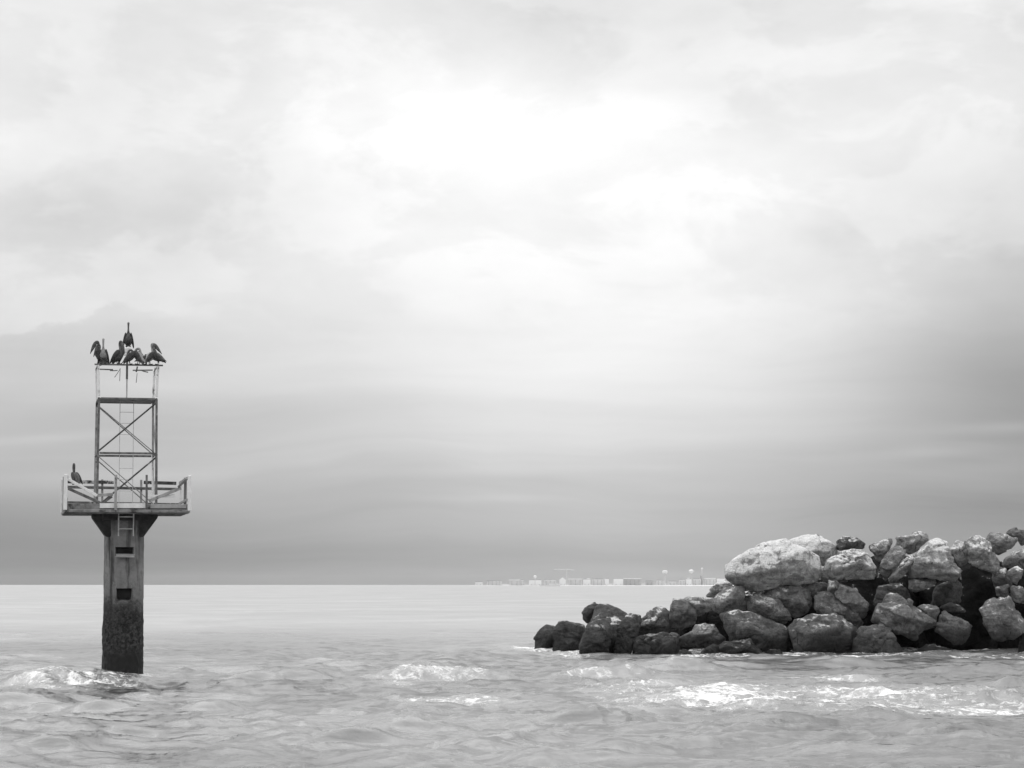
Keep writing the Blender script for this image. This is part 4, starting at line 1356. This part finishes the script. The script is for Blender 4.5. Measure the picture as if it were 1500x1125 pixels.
fb = far_building
fb('lone low white building at the left tip of the far shore', 696, 707, 851.5, WALL_W)
fb('long low pale building, second from the left tip of the far shore', 713, 735, 849.5, WALL_P, steps=((0.1, 0.4, 1.2),))
fb('pale building between the second and fourth from the left shore tip', 746, 761, 848.8, WALL_P, 'slab')
fb('narrow pale building, fourth from the left shore tip', 763, 768, 848.2, WALL_P)
fb('pale wide building under the small white round tank', 775, 793, 848.5, WALL_W, dd=60)
fb('pale building with a stepped roof just left of the gabled house', 797, 815, 847.5, WALL_P, steps=((0.2, 0.6, 1.15), (0.65, 0.95, 1.08)))
fb('white house with a pointed gable under the crane', 819.5, 829, 848.5, WALL_W, 'gable')
fb('long pale building right of the gabled house', 833, 853, 847, WALL_P, 'slab')
fb('white block with a raised tower right of the long pale building', 854, 865, 847, WALL_W, steps=((0.5, 1.0, 1.2),))
fb('wide grey-white building in the middle of the far shore', 867, 884, 846.5, WALL_P, steps=((0.0, 0.3, 1.1),))
fb('small white square building left of the flat-roofed hall', 886, 892, 846, WALL_W)
fb('bright white building against the left end of the long grey hall', 899, 913, 846, WALL_W, 'flat')
fb('long grey hall with a thin white flat roof', 914, 939, 846.5, WALL_G, 'slab')
fb('low grey building between the long hall and the left water tower', 946, 957, 850, WALL_G)
fb('small pale building left of the left water tower foot', 962, 972, 849, WALL_P)
fb('low pale building right of the left water tower foot', 979, 990, 850.5, WALL_P)
fb('pale stepped building left of the domed water tower', 995, 1004, 847.5, WALL_P, steps=((0.4, 1.0, 1.15),))
fb('white building beside the foot of the domed water tower', 1005, 1013, 846.5, WALL_W, steps=((0.2, 0.7, 1.2),))
fb('pale building between the domed water tower and the mast', 1016, 1027, 846, WALL_P)
fb('long pale low building right of the mast', 1032, 1048, 846, WALL_P, 'slab')
fb('pale building at the shore right end beside the boulders', 1050, 1062, 845.5, WALL_W)


def far_tank(label, px, ytop, ybot_head, wpx, mat, dome):
    x = px_x(px)
    zt, zh = far_z(ytop), far_z(ybot_head)
    root = empty('water_tower', (x, FAR + 40, 1.2))
    tag(root, label, 'water tower', 'water towers on the far shore')
    r = wpx / FPM / 2
    h = zt - zh
    zh -= 1.2
    if dome:
        prof = [(r * 0.25, zh - h * 0.35), (r * 0.7, zh), (r, zh + h * 0.35), (r * 0.92, zh + h * 0.65), (r * 0.6, zh + h * 0.92), (r * 0.1, zh + h)]
    else:
        prof = [(r * 0.3, zh - h * 0.3), (r * 0.9, zh), (r, zh + h * 0.2), (r, zh + h * 0.75), (r * 0.8, zh + h), (r * 0.1, zh + h * 1.08)]
    lathe('tank', prof, mat, root, (0, 0, 0))
    lathe('stem', [(r * 0.34, 0), (r * 0.22, zh * 0.3), (r * 0.2, zh * 0.8), (r * 0.26, zh - h * 0.3)], WALL_P, root, (0, 0, 0), 12)


far_tank('white flat-topped water tower on the far shore, left of the two', 975.5, 835.5, 839.5, 7.5, WALL_W, False)
far_tank('white mushroom-domed water tower on the far shore, right of the two', 1014.3, 834, 838.5, 7.0, WALL_W, True)
far_tank('small white round tank above the left part of the far shore', 784, 842.5, 846, 4.6, WALL_W, True)

mst = empty('radio_mast', (px_x(1029.3), FAR + 20, 1.2))
tag(mst, 'thin pale mast with a small top just right of the domed tower', 'mast')
hm = far_z(832) - 1.2
link('pole', mesh_blocks('pole', [(-0.9, 0.9, -0.9, 0.9, 0, hm)]), WALL_P, mst)
link('top', mesh_blocks('top', [(-2.0, 2.0, -2.0, 2.0, hm * 0.93, hm * 1.02)]), WALL_W, mst)
link('shed', mesh_blocks('shed', [(-5, -1.2, -2, 4, 0, hm * 0.55)]), WALL_G, mst)

crn = empty('tower_crane', (px_x(834), FAR + 300, 1.2))
tag(crn, 'faint pale crane with a long level jib above the far roofs', 'crane')
hc = far_z(833.5) - 1.2
k = (FAR + 300) / F_PX
link('mast', mesh_blocks('mast', [(-0.7, 0.7, -0.7, 0.7, 0, hc)]), WALL_P, crn)
link('jib', mesh_blocks('jib', [(-18 * k, 6 * k, -1, 1, hc, hc + 2.0)]), WALL_P, crn)
link('counter_jib', mesh_blocks('counter_jib', [(6 * k + 0.1, 11 * k, -0.8, 0.8, hc - 1.6, hc + 0.2)]), WALL_P, crn)

# low hazy belt of trees and scrub behind the houses
_xs = np.linspace(px_x(692), px_x(1900), 900)
_tp = 3.5 + 5.5 * np.clip(fbm(np.stack([_xs * 0.011, _xs * 0 + 2.2, _xs * 0], -1), 4) + 0.25, 0, 1.2)
_tp *= np.clip((_xs - _xs[0]) / 120, 0, 1)
_co = np.concatenate([np.stack([_xs, _xs * 0 + d_, 0.5 + _tp * k_], -1) for d_, k_ in ((FAR + 60, 0.0), (FAR + 66, 0.7), (FAR + 80, 1.0), (FAR + 120, 0.9), (FAR + 130, 0.0))])
_ix = np.arange(len(_co)).reshape(5, 900)
_f = np.stack([_ix[:-1, :-1], _ix[:-1, 1:], _ix[1:, 1:], _ix[1:, :-1]], -1).reshape(-1, 4)
tag(link('shore_scrub', np_mesh('shore_scrub', _co, _f), SCRUB), 'low hazy belt of scrub along the far shore', 'scrub', kind='stuff')

# a white boat out on the water
bd = 4300.0
bt = empty('ferry_boat', (at(806, HORIZON, bd).x, bd, 0.0))
tag(bt, 'small white boat on the water below the far shore', 'boat')
hull = bpy.data.meshes.new('hull')
hw_ = 15 / F_PX * bd
hull.from_pydata([(-hw_, -3, 2.6), (hw_ * 0.8, -3, 2.4), (hw_, 0, 3.2), (hw_ * 0.8, 3, 2.4), (-hw_, 3, 2.6), (-hw_ * 0.99, -3.3, -0.6), (hw_ * 0.78, -3.3, -0.6), (hw_ * 0.95, 0, -0.6), (hw_ * 0.78, 3.3, -0.6), (-hw_ * 0.99, 3.3, -0.6)], [],
                 [(0, 1, 2, 3, 4), (5, 6, 1, 0), (6, 7, 2, 1), (7, 8, 3, 2), (8, 9, 4, 3), (9, 5, 0, 4), (9, 8, 7, 6, 5)])
link('hull', hull, WALL_W, bt)
link('cabin', mesh_blocks('cabin', [(-2, hw_ * 0.45, -2.2, 2.2, 2.6, 4.6)]), WALL_W, bt)
link('mast', mesh_blocks('mast', [(0, 0.3, -0.15, 0.15, 4.6, 7.5)]), WALL_P, bt)

# ------------------------------------------------------------------ haze over the water
HZ = mesh_blocks('haze', [(-52000, 52000, -1500, 18000, -11, 64)])
hz_m = bpy.data.materials.new('sea_haze')
hz_m.use_nodes = True
hz_m.node_tree.nodes.clear()
vol = hz_m.node_tree.nodes.new('ShaderNodeVolumePrincipled')
vol.inputs['Color'].default_value = (0.97, 0.97, 0.97, 1)
vol.inputs['Density'].default_value = 0.000012
vo_ = hz_m.node_tree.nodes.new('ShaderNodeOutputMaterial')
hz_m.node_tree.links.new(vol.outputs[0], vo_.inputs['Volume'])
if True:
    tag(link('haze', HZ, hz_m), 'thin pale sea haze over the water', 'haze', kind='stuff')
